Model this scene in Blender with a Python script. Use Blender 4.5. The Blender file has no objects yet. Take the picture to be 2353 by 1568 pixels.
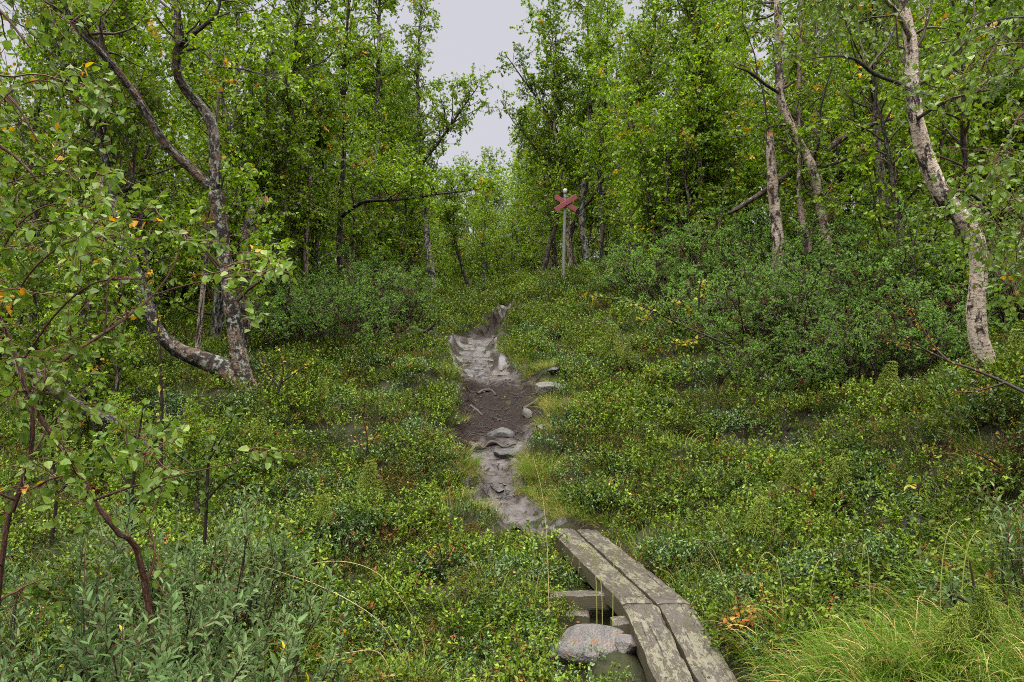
import bpy, math, random
import numpy as np
from mathutils import Vector

# ------------------------------------------------------------------ camera, sky, sun, exposure
S = bpy.context.scene
COL = S.collection
CZ = 1.9                      # eye height above the low ground the photographer stands on
F = 28.0 / 36.0 * 2353.0      # focal length in pixels of the 2353-wide view
CX, CY = 1176.5, 784.0
cam_d = bpy.data.cameras.new('camera'); cam_d.lens = 28.0; cam_d.sensor_width = 36.0
cam_d.clip_start = 0.05; cam_d.clip_end = 2000.0
cam = bpy.data.objects.new('camera', cam_d); COL.objects.link(cam)
cam.location = (0, 0, CZ); cam.rotation_euler = (math.radians(90), 0, 0)
S.camera = cam
SUN_EL, SUN_AZ = math.radians(58), math.radians(200)
S.view_settings.view_transform = 'Standard'; S.view_settings.look = 'None'
S.view_settings.gamma = 1.0; S.view_settings.exposure = 1.25
S.cycles.max_bounces = 4; S.cycles.diffuse_bounces = 1; S.cycles.glossy_bounces = 2
S.cycles.transmission_bounces = 4; S.cycles.transparent_max_bounces = 4
S.cycles.use_denoising = False; S.cycles.pixel_filter_type = 'BLACKMAN_HARRIS'; S.cycles.filter_width = 1.0
W = bpy.data.worlds.new('World'); S.world = W; W.use_nodes = True
nt = W.node_tree; nt.nodes.clear()
def wn(t, **k):
    n = nt.nodes.new(t)
    for a, b in k.items(): setattr(n, a, b)
    return n
w_out = wn('ShaderNodeOutputWorld'); w_bg = wn('ShaderNodeBackground')
w_sky = wn('ShaderNodeTexSky'); w_sky.sky_type = 'NISHITA'; w_sky.sun_disc = False
w_sky.sun_elevation = SUN_EL; w_sky.sun_rotation = SUN_AZ
w_hs = wn('ShaderNodeHueSaturation'); w_hs.inputs['Saturation'].default_value = 0.25
w_tc = wn('ShaderNodeTexCoord'); w_sep = wn('ShaderNodeSeparateXYZ')
w_ramp = wn('ShaderNodeValToRGB')                                  # overcast: brighter towards the zenith
cr = w_ramp.color_ramp
cr.elements[0].position = 0.0; cr.elements[0].color = (.258, .254, .282, 1)
cr.elements[1].position = 1.0; cr.elements[1].color = (3.5, 3.4, 3.15, 1)
e = cr.elements.new(.46); e.color = (.270, .266, .293, 1)
e = cr.elements.new(.66); e.color = (1.9, 1.86, 1.78, 1)
w_noi = wn('ShaderNodeTexNoise'); w_noi.inputs['Scale'].default_value = 2.2; w_noi.inputs['Detail'].default_value = 4
w_mr = wn('ShaderNodeMapRange'); w_mr.inputs['To Min'].default_value = 0.9; w_mr.inputs['To Max'].default_value = 1.1
w_mul = wn('ShaderNodeVectorMath', operation='MULTIPLY'); w_sc = wn('ShaderNodeVectorMath', operation='SCALE')
w_sc.inputs['Scale'].default_value = 10.0
w_mix = wn('ShaderNodeMix', data_type='RGBA'); w_mix.inputs[0].default_value = 0.9
L = nt.links.new
L(w_tc.outputs['Generated'], w_sep.inputs[0]); L(w_sep.outputs['Z'], w_ramp.inputs[0])
L(w_tc.outputs['Generated'], w_noi.inputs['Vector']); L(w_noi.outputs[0], w_mr.inputs[0])
L(w_ramp.outputs[0], w_mul.inputs[0]); L(w_mr.outputs[0], w_mul.inputs[1]); L(w_mul.outputs[0], w_sc.inputs[0])
L(w_sky.outputs[0], w_hs.inputs['Color'])
L(w_hs.outputs[0], w_mix.inputs['A']); L(w_sc.outputs[0], w_mix.inputs['B'])
L(w_mix.outputs['Result'], w_bg.inputs['Color']); w_bg.inputs['Strength'].default_value = 0.1
L(w_bg.outputs[0], w_out.inputs[0])
sun_d = bpy.data.lights.new('sun', 'SUN'); sun_d.energy = 1.3; sun_d.angle = math.radians(40); sun_d.color = (1, .97, .92)
sun = bpy.data.objects.new('sun', sun_d); COL.objects.link(sun)
sun.rotation_euler = (math.radians(32), 0, math.radians(-20)); sun.location = (0, -10, 30)

# ------------------------------------------------------------------ helpers
def P(u, v, d):
    """a point seen at (u, v) of the 2353 x 1568 view, d metres ahead"""
    return np.array([(u - CX) / F * d, d, CZ + (CY - v) / F * d])

def nrm(a): return a / np.maximum(np.linalg.norm(a, axis=-1, keepdims=True), 1e-9)

class MB:
    """collects vertices, faces and one colour attribute, then links them as ONE mesh object"""
    def __init__(s): s.V = []; s.T = []; s.F = []; s.n = 0
    def add(s, V, faces, tint, mi=0, smooth=False):
        V = np.asarray(V, float).reshape(-1, 3)
        t = np.zeros((len(V), 4)); t[:] = tint
        s.V.append(V); s.T.append(t)
        for f in (faces if isinstance(faces, list) else [faces]):
            s.F.append((np.asarray(f) + s.n, mi, smooth))
        s.n += len(V)
    def mesh(s, name, mats, origin=(0, 0, 0)):
        me = bpy.data.meshes.new(name)
        V = (np.concatenate(s.V) - np.asarray(origin)) if s.V else np.zeros((0, 3))
        me.vertices.add(len(V)); me.vertices.foreach_set('co', V.astype(np.float32).ravel())
        tot = [f.shape[1] for f, _, _ in s.F for _ in range(1)]
        loops = np.concatenate([f.ravel() for f, _, _ in s.F]) if s.F else np.zeros(0, int)
        cnt = np.concatenate([np.full(len(f), f.shape[1]) for f, _, _ in s.F]) if s.F else np.zeros(0, int)
        mi = np.concatenate([np.full(len(f), m) for f, m, _ in s.F]) if s.F else np.zeros(0, int)
        sm = np.concatenate([np.full(len(f), q) for f, _, q in s.F]) if s.F else np.zeros(0, bool)
        me.loops.add(len(loops)); me.loops.foreach_set('vertex_index', loops.astype(np.int32))
        me.polygons.add(len(cnt))
        me.polygons.foreach_set('loop_start', np.concatenate([[0], np.cumsum(cnt)[:-1]]).astype(np.int32))
        me.polygons.foreach_set('material_index', mi.astype(np.int32))
        me.polygons.foreach_set('use_smooth', sm.astype(bool))
        at = me.attributes.new('tint', 'FLOAT_COLOR', 'POINT')
        at.data.foreach_set('color', np.concatenate(s.T).astype(np.float32).ravel())
        for m in mats: me.materials.append(m)
        me.update(calc_edges=True); me.validate()
        return me
    def build(s, name, mats, parent=None, origin=(0, 0, 0)):
        o = bpy.data.objects.new(name, s.mesh(name, mats, origin)); COL.objects.link(o)
        if parent: o.parent = parent
        else: o.location = origin
        return o

def tag(o, label=None, cat=None, group=None, kind=None):
    if label: o['label'] = label
    if cat: o['category'] = cat
    if group: o['group'] = group
    if kind: o['kind'] = kind
    return o

def thing(name, label, cat, loc=(0, 0, 0), group=None):
    o = bpy.data.objects.new(name, None); COL.objects.link(o); o.location = loc; o.empty_display_size = .1
    return tag(o, label, cat, group)

def dup(root, loc, rz, label=None, group=None, sc=1.0):
    r = root.copy(); COL.objects.link(r); r.location = loc; r.rotation_euler = (0, 0, rz); r.scale = (sc, sc, sc)
    if label: r['label'] = label
    if group: r['group'] = group
    for ch in list(root.children):
        c = ch.copy(); COL.objects.link(c); c.parent = r
    return r

def resample(pts, k):
    """smooth curve through the given rows (xyz + radius), k samples"""
    p = np.asarray(pts, float)
    if len(p) == 2: t = np.linspace(0, 1, k)[:, None]; return p[0] * (1 - t) + p[1] * t
    q = np.vstack([2 * p[0] - p[1], p, 2 * p[-1] - p[-2]])
    seg = np.linalg.norm(np.diff(p[:, :3], axis=0), axis=1); cum = np.concatenate([[0], np.cumsum(seg)])
    s = np.linspace(0, cum[-1], k); i = np.clip(np.searchsorted(cum, s, side='right') - 1, 0, len(p) - 2)
    t = ((s - cum[i]) / np.maximum(seg[i], 1e-9))[:, None]
    a, b, c, d = q[i], q[i + 1], q[i + 2], q[i + 3]
    out = .5 * (2 * b + (c - a) * t + (2 * a - 5 * b + 4 * c - d) * t ** 2 + (3 * b - a - 3 * c + d) * t ** 3)
    out[:, 3:] = np.maximum(out[:, 3:], .0005)
    return out

def tubes(mb, pts, rad, sides, mi=0, rough=0.0, rng=None, cap=False):
    """N tubes of K rings; tint = (cos, sin, metres along, radius) so bark can follow the stem"""
    pts = np.asarray(pts, float); rad = np.asarray(rad, float)
    if pts.ndim == 2: pts = pts[None]; rad = rad[None]
    N, K, _ = pts.shape
    T = nrm(np.gradient(pts, axis=1)); m = T.mean(axis=1)
    ref = np.zeros((N, 3)); ref[np.arange(N), np.argmin(np.abs(m), axis=1)] = 1
    n1 = nrm(np.cross(T, ref[:, None, :])); n2 = np.cross(T, n1)
    a = np.linspace(0, 2 * np.pi, sides, endpoint=False)
    ca, sa = np.cos(a), np.sin(a)
    r = np.repeat(rad[:, :, None], sides, axis=2)
    if rough and rng is not None: r = r * (1 + rough * rng.standard_normal(r.shape))
    V = pts[:, :, None, :] + r[..., None] * (ca[None, None, :, None] * n1[:, :, None, :] + sa[None, None, :, None] * n2[:, :, None, :])
    ln = np.concatenate([np.zeros((N, 1)), np.cumsum(np.linalg.norm(np.diff(pts, axis=1), axis=2), axis=1)], axis=1)
    tint = np.empty((N, K, sides, 4))
    tint[..., 0] = ca; tint[..., 1] = sa; tint[..., 2] = ln[:, :, None]; tint[..., 3] = rad[:, :, None]
    idx = np.arange(N * K * sides).reshape(N, K, sides); nx = np.roll(idx, -1, axis=2)
    q = np.stack([idx[:, :-1], nx[:, :-1], nx[:, 1:], idx[:, 1:]], axis=-1).reshape(-1, 4)
    fs = [q]
    if cap: fs.append(idx[:, -1, :]); fs.append(idx[:, 0, ::-1])
    mb.add(V.reshape(-1, 3), fs, tint.reshape(-1, 4), mi, True)

OUT = {'birch': ([0, .22, .62, 1, .62, .22], [0, .46, .36, 0, -.36, -.46]),
       'willow': ([0, .3, .68, 1, .68, .3], [0, .5, .42, 0, -.42, -.5]),
       'blade': ([0, .1, .6, 1, .6, .1], [0, .5, .45, 0, -.45, -.5])}
def leaves(mb, base, d, n, ln, wd, tint, mi, shape='birch', fold=.22, curl=.15):
    """folded six-cornered leaves; tint (r = hue, g = position on the leaf, b = random)"""
    N = len(base)
    if N == 0: return
    d = nrm(d); s = nrm(np.cross(n, d)); n = np.cross(d, s)
    ln = np.broadcast_to(ln, (N,))[:, None, None]; wd = np.broadcast_to(wd, (N,))[:, None, None]
    if shape == 'quad':
        al = np.array([0, .45, 1, .45]); si = np.array([0, .5, 0, -.5]); f = np.array([[0, 3, 2], [0, 2, 1]])
    else:
        al, si = map(np.array, OUT[shape]); f = np.array([[0, 1, 2, 3], [0, 3, 4, 5]])
    k = len(al)
    up = (np.abs(si) * fold)[None, :, None] * wd - (al ** 2 * curl)[None, :, None] * ln
    V = base[:, None, :] + al[None, :, None] * ln * d[:, None, :] + si[None, :, None] * wd * s[:, None, :] + up * n[:, None, :]
    t = np.zeros((N, k, 4)); t[..., 0] = np.asarray(tint)[:, None]; t[..., 1] = al; t[..., 2] = np.random.rand(N)[:, None]; t[..., 3] = 1
    fs = (np.arange(N)[:, None, None] * k + f[None]).reshape(-1, f.shape[1])
    mb.add(V.reshape(-1, 3), fs, t.reshape(-1, 4), mi)

def walk(rng, base, d, L, K, wob, lift):
    """N wandering polylines of K points; lift > 0 turns upward, < 0 droops"""
    N = len(base); pts = np.empty((N, K, 3)); pts[:, 0] = base; d = nrm(d.copy())
    st = (np.broadcast_to(L, (N,)) / (K - 1))[:, None]
    for k in range(1, K):
        d = d + wob * rng.standard_normal((N, 3)); d[:, 2] += lift * (k / K)
        d = nrm(d); pts[:, k] = pts[:, k - 1] + d * st
    return pts

def along(pts, i, t):
    """point and tangent of polyline i at fraction t"""
    K = pts.shape[1]; x = np.clip(t * (K - 1), 0, K - 1.001); j = x.astype(int); f = (x - j)[:, None]
    a, b = pts[i, j], pts[i, j + 1]
    return a * (1 - f) + b * f, nrm(b - a)

def fuzz(x, y, seed, scale, octaves=3):
    """cheap smooth noise, about -1..1"""
    r = np.random.default_rng(seed); out = np.zeros(np.shape(x)); amp = 1.0; tot = 0
    for o in range(octaves):
        for _ in range(7):
            a = r.uniform(0, 2 * np.pi); k = 2 * np.pi / scale * 2 ** o * r.uniform(.6, 1.4); ph = r.uniform(0, 6.28)
            out = out + amp * np.sin(k * (np.cos(a) * x + np.sin(a) * y) + ph)
        tot += amp * 2.65; amp *= .5
    return out / tot

# ------------------------------------------------------------------ materials
def mat(name):
    m = bpy.data.materials.new(name); m.use_nodes = True; m.node_tree.nodes.clear()
    t = m.node_tree
    def N(ty, inp=None, **k):
        n = t.nodes.new(ty)
        for a, b in k.items(): setattr(n, a, b)
        for a, b in (inp or {}).items():
            if isinstance(b, bpy.types.NodeSocket): t.links.new(b, n.inputs[a])
            else: n.inputs[a].default_value = b
        return n
    return m, N, t.links.new

def ramp(N, fac, stops, interp='LINEAR'):
    n = N('ShaderNodeValToRGB', {'Fac': fac}); r = n.color_ramp; r.interpolation = interp
    r.elements[0].position, r.elements[0].color = stops[0][0], tuple(stops[0][1]) + (1,)
    r.elements[1].position, r.elements[1].color = stops[-1][0], tuple(stops[-1][1]) + (1,)
    for p, c in stops[1:-1]:
        e = r.elements.new(p); e.color = tuple(c) + (1,)
    return n.outputs[0]

def mixc(N, f, a, b):
    n = N('ShaderNodeMix', data_type='RGBA'); ins = {0: f, 6: a, 7: b}
    for i, v in ins.items():
        if isinstance(v, bpy.types.NodeSocket): n.id_data.links.new(v, n.inputs[i])
        else: n.inputs[i].default_value = v if i == 0 else tuple(v) + (1,) if len(v) == 3 else v
    return n.outputs[2]

def leaf_mat(name, stops, rough=.4, trans=.35, spec=.5, vary=.25):
    spec = spec * .3; trans = trans * .85; rough = rough + .06
    m, N, L = mat(name)
    a = N('ShaderNodeAttribute', attribute_name='tint'); s = N('ShaderNodeSeparateColor', {'Color': a.outputs['Color']})
    c = ramp(N, s.outputs[0], stops)
    oi = N('ShaderNodeObjectInfo')
    v = N('ShaderNodeMapRange', {'Value': oi.outputs['Random'], 'To Min': 1 - vary, 'To Max': 1 + vary})
    hs = N('ShaderNodeHueSaturation', {'Color': c, 'Value': v.outputs[0]})
    b2 = N('ShaderNodeMapRange', {'Value': s.outputs[2], 'To Min': .75, 'To Max': 1.3})
    hs2 = N('ShaderNodeHueSaturation', {'Color': hs.outputs[0], 'Value': b2.outputs[0]})
    pb = N('ShaderNodeBsdfPrincipled', {'Base Color': hs2.outputs[0], 'Roughness': rough, 'Specular IOR Level': spec})
    hs3 = N('ShaderNodeHueSaturation', {'Color': hs2.outputs[0], 'Value': 1.5, 'Saturation': 1.1})
    tr = N('ShaderNodeBsdfTranslucent', {'Color': hs3.outputs[0]})
    mx = N('ShaderNodeMixShader', {0: trans, 1: pb.outputs[0], 2: tr.outputs[0]})
    o = N('ShaderNodeOutputMaterial', {'Surface': mx.outputs[0]})
    return m

def bark_mat(name, pale, mid, dark, lichen, lich_amt=.5, peel=.5, dark_amt=.5):
    m, N, L = mat(name)
    a = N('ShaderNodeAttribute', attribute_name='tint')
    oi = N('ShaderNodeObjectInfo')
    off = N('ShaderNodeVectorMath', {0: (13.1, 7.7, 31.3)}, operation='SCALE'); L(oi.outputs['Random'], off.inputs['Scale'])
    co = N('ShaderNodeVectorMath', {0: a.outputs['Color'], 1: off.outputs[0]}, operation='ADD')
    def noise(sc, scale, detail=4, rough=.6):
        mp = N('ShaderNodeVectorMath', {0: co.outputs[0], 1: sc}, operation='MULTIPLY')
        return N('ShaderNodeTexNoise', {'Vector': mp.outputs[0], 'Scale': scale, 'Detail': detail, 'Roughness': rough}).outputs[0]
    n_len = noise((.9, .9, 26), 1.6, 3)          # lenticel lines running round the stem
    n_pat = noise((.8, .8, 5), 1.0, 5, .7)       # plates of old dark bark
    n_big = noise((.5, .5, 2.2), 1.1, 3)
    n_lic = noise((1.2, 1.2, 9), 1.5, 5, .75)
    c = mixc(N, ramp(N, n_big, [(.35, (0, 0, 0)), (.65, (1, 1, 1))]), pale, mid)
    c = mixc(N, ramp(N, n_len, [(.55, (0, 0, 0)), (.63, (peel, peel, peel))]), c, dark)
    hi = .68 - .3 * dark_amt
    c = mixc(N, ramp(N, n_pat, [(hi - .06, (0, 0, 0)), (hi, (1, 1, 1))]), c, dark)
    hl = .715 - .3 * lich_amt
    c = mixc(N, ramp(N, n_lic, [(hl - .04, (0, 0, 0)), (hl + .03, (.9, .9, .9))]), c, lichen)
    bp = N('ShaderNodeMath', {0: n_len, 1: n_pat}, operation='ADD')
    b3 = N('ShaderNodeMath', {0: bp.outputs[0], 1: n_lic}, operation='ADD')
    bu = N('ShaderNodeBump', {'Height': b3.outputs[0], 'Strength': .7, 'Distance': .02})
    pb = N('ShaderNodeBsdfPrincipled', {'Base Color': c, 'Roughness': .6, 'Specular IOR Level': .15, 'Normal': bu.outputs[0]})
    N('ShaderNodeOutputMaterial', {'Surface': pb.outputs[0]})
    return m

def twig_mat(name, c1, c2, rough=.45):
    m, N, L = mat(name)
    g = N('ShaderNodeNewGeometry'); n = N('ShaderNodeTexNoise', {'Vector': g.outputs['Position'], 'Scale': 9.0, 'Detail': 3})
    c = mixc(N, n.outputs[0], c1, c2)
    pb = N('ShaderNodeBsdfPrincipled', {'Base Color': c, 'Roughness': rough, 'Specular IOR Level': .2})
    N('ShaderNodeOutputMaterial', {'Surface': pb.outputs[0]})
    return m

GREEN = [(0, (.058, .112, .010)), (.35, (.112, .190, .013)), (.7, (.172, .248, .017)), (.9, (.25, .29, .026)), (.93, (.36, .25, .02)), (1, (.40, .19, .02))]
M = {}
M['leaf'] = leaf_mat('birch_leaf', GREEN, .30, .42, 1.0)
M['leaf_near'] = leaf_mat('near_birch_leaf', [(0, (.06, .11, .018)), (.4, (.10, .165, .025)), (.9, (.17, .22, .035)), (.93, (.44, .30, .02)), (1, (.46, .19, .015))], .30, .40, .9)
M['willow'] = leaf_mat('willow_leaf', [(0, (.062, .115, .036)), (.6, (.115, .180, .062)), (.9, (.18, .24, .10)), (.95, (.5, .36, .03)), (1, (.5, .36, .03))], .45, .28)
M['rowan'] = leaf_mat('rowan_leaf', [(0, (.05, .10, .018)), (1, (.12, .18, .03))], .4, .38)
M['juniper'] = leaf_mat('juniper_needle', [(0, (.10, .045, .016)), (.16, (.07, .046, .016)), (.22, (.055, .120, .020)), (.6, (.135, .255, .046)), (1, (.26, .37, .08))], .40, .4, .6, .2)
M['bilberry'] = leaf_mat('bilberry_leaf', [(0, (.026, .052, .005)), (.45, (.090, .148, .013)), (.88, (.235, .29, .034)), (.93, (.19, .10, .025)), (1, (.20, .035, .018))], .36, .22, .45, .35)
M['lingon'] = leaf_mat('lingonberry_leaf', [(0, (.026, .060, .011)), (.55, (.075, .138, .032)), (.92, (.19, .26, .09)), (.96, (.2, .12, .03)), (1, (.3, .03, .02))], .22, .15, 1.4, .25)
M['crow'] = leaf_mat('crowberry_leaf', [(0, (.03, .02, .01)), (.12, (.034, .058, .007)), (.6, (.075, .122, .012)), (.92, (.14, .165, .02)), (1, (.19, .085, .02))], .45, .2, .4, .25)
M['moss'] = leaf_mat('moss_leaf', [(0, (.018, .032, .005)), (.6, (.048, .070, .010)), (1, (.10, .10, .02))], .7, .2, .2, .25)
M['grass'] = leaf_mat('grass_blade', [(0, (.045, .095, .009)), (.55, (.095, .170, .016)), (.8, (.17, .225, .03)), (.88, (.28, .22, .07)), (1, (.40, .29, .11))], .4, .32, .5, .2)
M['horsetail'] = leaf_mat('horsetail_branch', [(0, (.19, .26, .035)), (1, (.34, .38, .07))], .5, .3, .4, .12)
M['redleaf'] = leaf_mat('autumn_leaf', [(0, (.20, .045, .02)), (.3, (.28, .12, .025)), (.6, (.32, .20, .03)), (1, (.22, .14, .04))], .45, .3)
M['yellowgreen'] = leaf_mat('yellowing_leaf', [(0, (.09, .15, .018)), (.6, (.22, .23, .028)), (1, (.38, .27, .035))], .42, .35)
M['wither'] = leaf_mat('withered_leaf', [(0, (.05, .02, .010)), (.35, (.10, .045, .016)), (.6, (.15, .09, .02)), (.8, (.10, .13, .02)), (1, (.20, .06, .025))], .4, .25, .4, .3)
M['bark_pale'] = bark_mat('pale_birch_bark', (.33, .275, .225), (.21, .15, .115), (.030, .019, .015), (.24, .245, .22), .34, .85, .42)
M['bark_cream'] = bark_mat('creamy_birch_bark', (.46, .395, .325), (.31, .235, .18), (.032, .021, .016), (.30, .30, .27), .30, .8, .36)
M['bark_mid'] = bark_mat('brown_birch_bark', (.15, .098, .072), (.085, .052, .038), (.018, .013, .011), (.22, .235, .205), .50, .85, .56)
M['bark_dark'] = bark_mat('dark_birch_bark', (.075, .052, .039), (.04, .028, .022), (.012, .009, .008), (.14, .155, .13), .42, .7, .5)
M['bark_copper'] = bark_mat('copper_birch_bark', (.13, .060, .042), (.07, .034, .026), (.018, .012, .01), (.34, .27, .2), .30, .6, .2)
M['bark_grey'] = bark_mat('grey_birch_bark', (.20, .165, .135), (.11, .085, .066), (.020, .016, .014), (.22, .24, .205), .55, .75, .56)
M['dead'] = bark_mat('dead_wood_bark', (.11, .078, .056), (.055, .036, .027), (.016, .011, .010), (.22, .18, .14), .42, .6, .55)
M['twig'] = twig_mat('birch_twig_bark', (.035, .022, .016), (.07, .042, .03))
M['twig_red'] = twig_mat('reddish_twig_bark', (.07, .026, .016), (.13, .06, .035))
M['root'] = twig_mat('wet_root_bark', (.012, .009, .008), (.04, .03, .026), .3)
M['wood_end'] = twig_mat('torn_wood', (.42, .22, .1), (.25, .12, .06), .6)

# weathered boards: attribute tint = (across, along, depth, seed) in metres
m, N, L = mat('weathered_wood')
a = N('ShaderNodeAttribute', attribute_name='tint')
sv = N('ShaderNodeCombineXYZ', {'Z': a.outputs['Alpha']})
cow = N('ShaderNodeVectorMath', {0: a.outputs['Color'], 1: sv.outputs[0]}, operation='ADD')
def wnoise(sc, scale, det=5, ro=.6, dist=0):
    mp = N('ShaderNodeVectorMath', {0: cow.outputs[0], 1: sc}, operation='MULTIPLY')
    return N('ShaderNodeTexNoise', {'Vector': mp.outputs[0], 'Scale': scale, 'Detail': det, 'Roughness': ro, 'Distortion': dist}).outputs[0]
grain = wnoise((1, .04, 1), 130, 4, .6)
wav = wnoise((1, .18, 1), 14, 4, .6, .4)
pat = wnoise((1, .45, 1), 34, 6, .75, .6)
big = wnoise((1, .6, 1), 7, 3, .5)
wood = mixc(N, grain, (.024, .018, .015), (.085, .070, .062))
wood = mixc(N, ramp(N, wav, [(.4, (0, 0, 0)), (.7, (1, 1, 1))]), wood, (.040, .033, .016))
pmx = N('ShaderNodeMath', {0: pat, 1: 1.35}, operation='MULTIPLY'); pmb = N('ShaderNodeMath', {0: big, 1: .65}, operation='MULTIPLY'); pm = N('ShaderNodeMath', {0: pmx.outputs[0], 1: pmb.outputs[0]}, operation='ADD')
pale = mixc(N, grain, (.088, .080, .054), (.155, .142, .10))
pf = ramp(N, pm.outputs[0], [(.40, (0, 0, 0)), (.5, (0, 0, 0)), (.54, (.85, .85, .85)), (1, (.9, .9, .9))])
pm2 = N('ShaderNodeMath', {0: pm.outputs[0], 1: .47}, operation='SUBTRACT')
pf = ramp(N, pm2.outputs[0], [(.50, (0, 0, 0)), (.58, (.9, .9, .9))])
geo = N('ShaderNodeNewGeometry'); gz = N('ShaderNodeSeparateXYZ', {0: geo.outputs['Normal']})
topm = N('ShaderNodeMapRange', {'Value': gz.outputs[2], 'From Min': .3, 'From Max': .8})
pfm = N('ShaderNodeMath', {0: pf, 1: topm.outputs[0]}, operation='MULTIPLY')
col = mixc(N, pfm.outputs[0], wood, pale)
side = N('ShaderNodeMath', {0: 1.0, 1: topm.outputs[0]}, operation='SUBTRACT')
sidc = mixc(N, grain, (.04, .036, .02), (.105, .092, .06))
sm_ = N('ShaderNodeMath', {0: side.outputs[0], 1: .75}, operation='MULTIPLY')
col = mixc(N, sm_.outputs[0], col, sidc)
crk = ramp(N, wnoise((1, .035, 1), 42, 5, .65), [(.33, (1, 1, 1)), (.40, (0, 0, 0))])
col = mixc(N, crk, col, (.012, .009, .008))
hh = N('ShaderNodeMath', {0: grain, 1: pfm.outputs[0]}, operation='ADD')
bu = N('ShaderNodeBump', {'Height': hh.outputs[0], 'Strength': .6, 'Distance': .006})
ro = N('ShaderNodeMapRange', {'Value': wav, 'To Min': .28, 'To Max': .62})
pb = N('ShaderNodeBsdfPrincipled', {'Base Color': col, 'Roughness': ro.outputs[0], 'Specular IOR Level': .28, 'Normal': bu.outputs[0]})
N('ShaderNodeOutputMaterial', {'Surface': pb.outputs[0]})
M['wood'] = m

def rock_mat(name, c1, c2, c3, wet=.4, scale=1.0, sp=.22):
    m, N, L = mat(name)
    tc = N('ShaderNodeTexCoord')
    n1 = N('ShaderNodeTexNoise', {'Vector': tc.outputs['Object'], 'Scale': 4 * scale, 'Detail': 8, 'Roughness': .65})
    n2 = N('ShaderNodeTexNoise', {'Vector': tc.outputs['Object'], 'Scale': 11 * scale, 'Detail': 6, 'Roughness': .7})
    n3 = N('ShaderNodeTexNoise', {'Vector': tc.outputs['Object'], 'Scale': 45 * scale, 'Detail': 4})
    c = mixc(N, ramp(N, n1.outputs[0], [(.38, (0, 0, 0)), (.62, (1, 1, 1))]), c1, c2)
    c = mixc(N, ramp(N, n2.outputs[0], [(.52, (0, 0, 0)), (.66, (.9, .9, .9))]), c, c3)
    c = mixc(N, ramp(N, n3.outputs[0], [(.3, (.6, .6, .6)), (.55, (0, 0, 0))]), c, (.05, .045, .045))
    h = N('ShaderNodeMath', {0: n2.outputs[0], 1: n3.outputs[0]}, operation='ADD')
    bu = N('ShaderNodeBump', {'Height': h.outputs[0], 'Strength': .5, 'Distance': .03})
    pb = N('ShaderNodeBsdfPrincipled', {'Base Color': c, 'Roughness': wet, 'Specular IOR Level': sp, 'Normal': bu.outputs[0]})
    N('ShaderNodeOutputMaterial', {'Surface': pb.outputs[0]})
    return m
M['rock'] = rock_mat('grey_boulder_rock', (.08, .077, .08), (.14, .127, .115), (.125, .08, .055), .55, 1.6, .22)
M['rock_dark'] = rock_mat('dark_wet_rock', (.05, .05, .053), (.095, .09, .088), (.03, .027, .025), .4, 2)
M['rock_pale'] = rock_mat('pale_slab_rock', (.095, .088, .080), (.14, .13, .118), (.06, .05, .044), .45, 2)

# ground: dark humus with moss; path: wet peat and clay
m, N, L = mat('humus_ground')
g = N('ShaderNodeNewGeometry')
n1 = N('ShaderNodeTexNoise', {'Vector': g.outputs['Position'], 'Scale': 1.3, 'Detail': 6, 'Roughness': .65})
n2 = N('ShaderNodeTexNoise', {'Vector': g.outputs['Position'], 'Scale': 22, 'Detail': 6, 'Roughness': .7})
c = mixc(N, ramp(N, n1.outputs[0], [(.4, (0, 0, 0)), (.6, (1, 1, 1))]), (.013, .009, .006), (.020, .026, .007))
c = mixc(N, ramp(N, n2.outputs[0], [(.45, (0, 0, 0)), (.7, (1, 1, 1))]), c, (.034, .032, .011))
bu = N('ShaderNodeBump', {'Height': n2.outputs[0], 'Strength': .6, 'Distance': .035})
pb = N('ShaderNodeBsdfPrincipled', {'Base Color': c, 'Roughness': .8, 'Specular IOR Level': .2, 'Normal': bu.outputs[0]})
N('ShaderNodeOutputMaterial', {'Surface': pb.outputs[0]}); M['ground'] = m

m, N, L = mat('wet_mud')
g = N('ShaderNodeNewGeometry'); a = N('ShaderNodeAttribute', attribute_name='tint'); s = N('ShaderNodeSeparateColor', {'Color': a.outputs['Color']})
def pn(scale, det=6, ro=.65, sc=(1, 1, 1)):
    mp = N('ShaderNodeVectorMath', {0: g.outputs['Position'], 1: sc}, operation='MULTIPLY')
    return N('ShaderNodeTexNoise', {'Vector': mp.outputs[0], 'Scale': scale, 'Detail': det, 'Roughness': ro}).outputs[0]
n1, n2, n3, n4 = pn(2.2), pn(9), pn(38, 5, .7), pn(16, 5, .7, (1, 3, 1))
peat = mixc(N, n2, (.010, .0058, .0046), (.027, .0165, .0135))
peat = mixc(N, ramp(N, n3, [(.47, (0, 0, 0)), (.62, (.8, .8, .8))]), peat, (.0045, .0027, .0022))
clay = mixc(N, n1, (.028, .021, .0195), (.060, .048, .046))
clay = mixc(N, ramp(N, n4, [(.5, (0, 0, 0)), (.64, (.75, .75, .75))]), clay, (.012, .0085, .0075))
cf = N('ShaderNodeMath', {0: s.outputs[0], 1: N('ShaderNodeMapRange', {'Value': n2, 'To Min': -.45, 'To Max': .45}).outputs[0]}, operation='ADD')
c = mixc(N, ramp(N, cf.outputs[0], [(.35, (0, 0, 0)), (.65, (1, 1, 1))]), peat, clay)
h = N('ShaderNodeMath', {0: n3, 1: n2}, operation='ADD'); h2 = N('ShaderNodeMath', {0: h.outputs[0], 1: n4}, operation='ADD')
bst = N('ShaderNodeMapRange', {'Value': cf.outputs[0], 'From Min': .35, 'From Max': .8, 'To Min': .7, 'To Max': .26})
bu = N('ShaderNodeBump', {'Height': h2.outputs[0], 'Strength': bst.outputs[0], 'Distance': .03})
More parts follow.
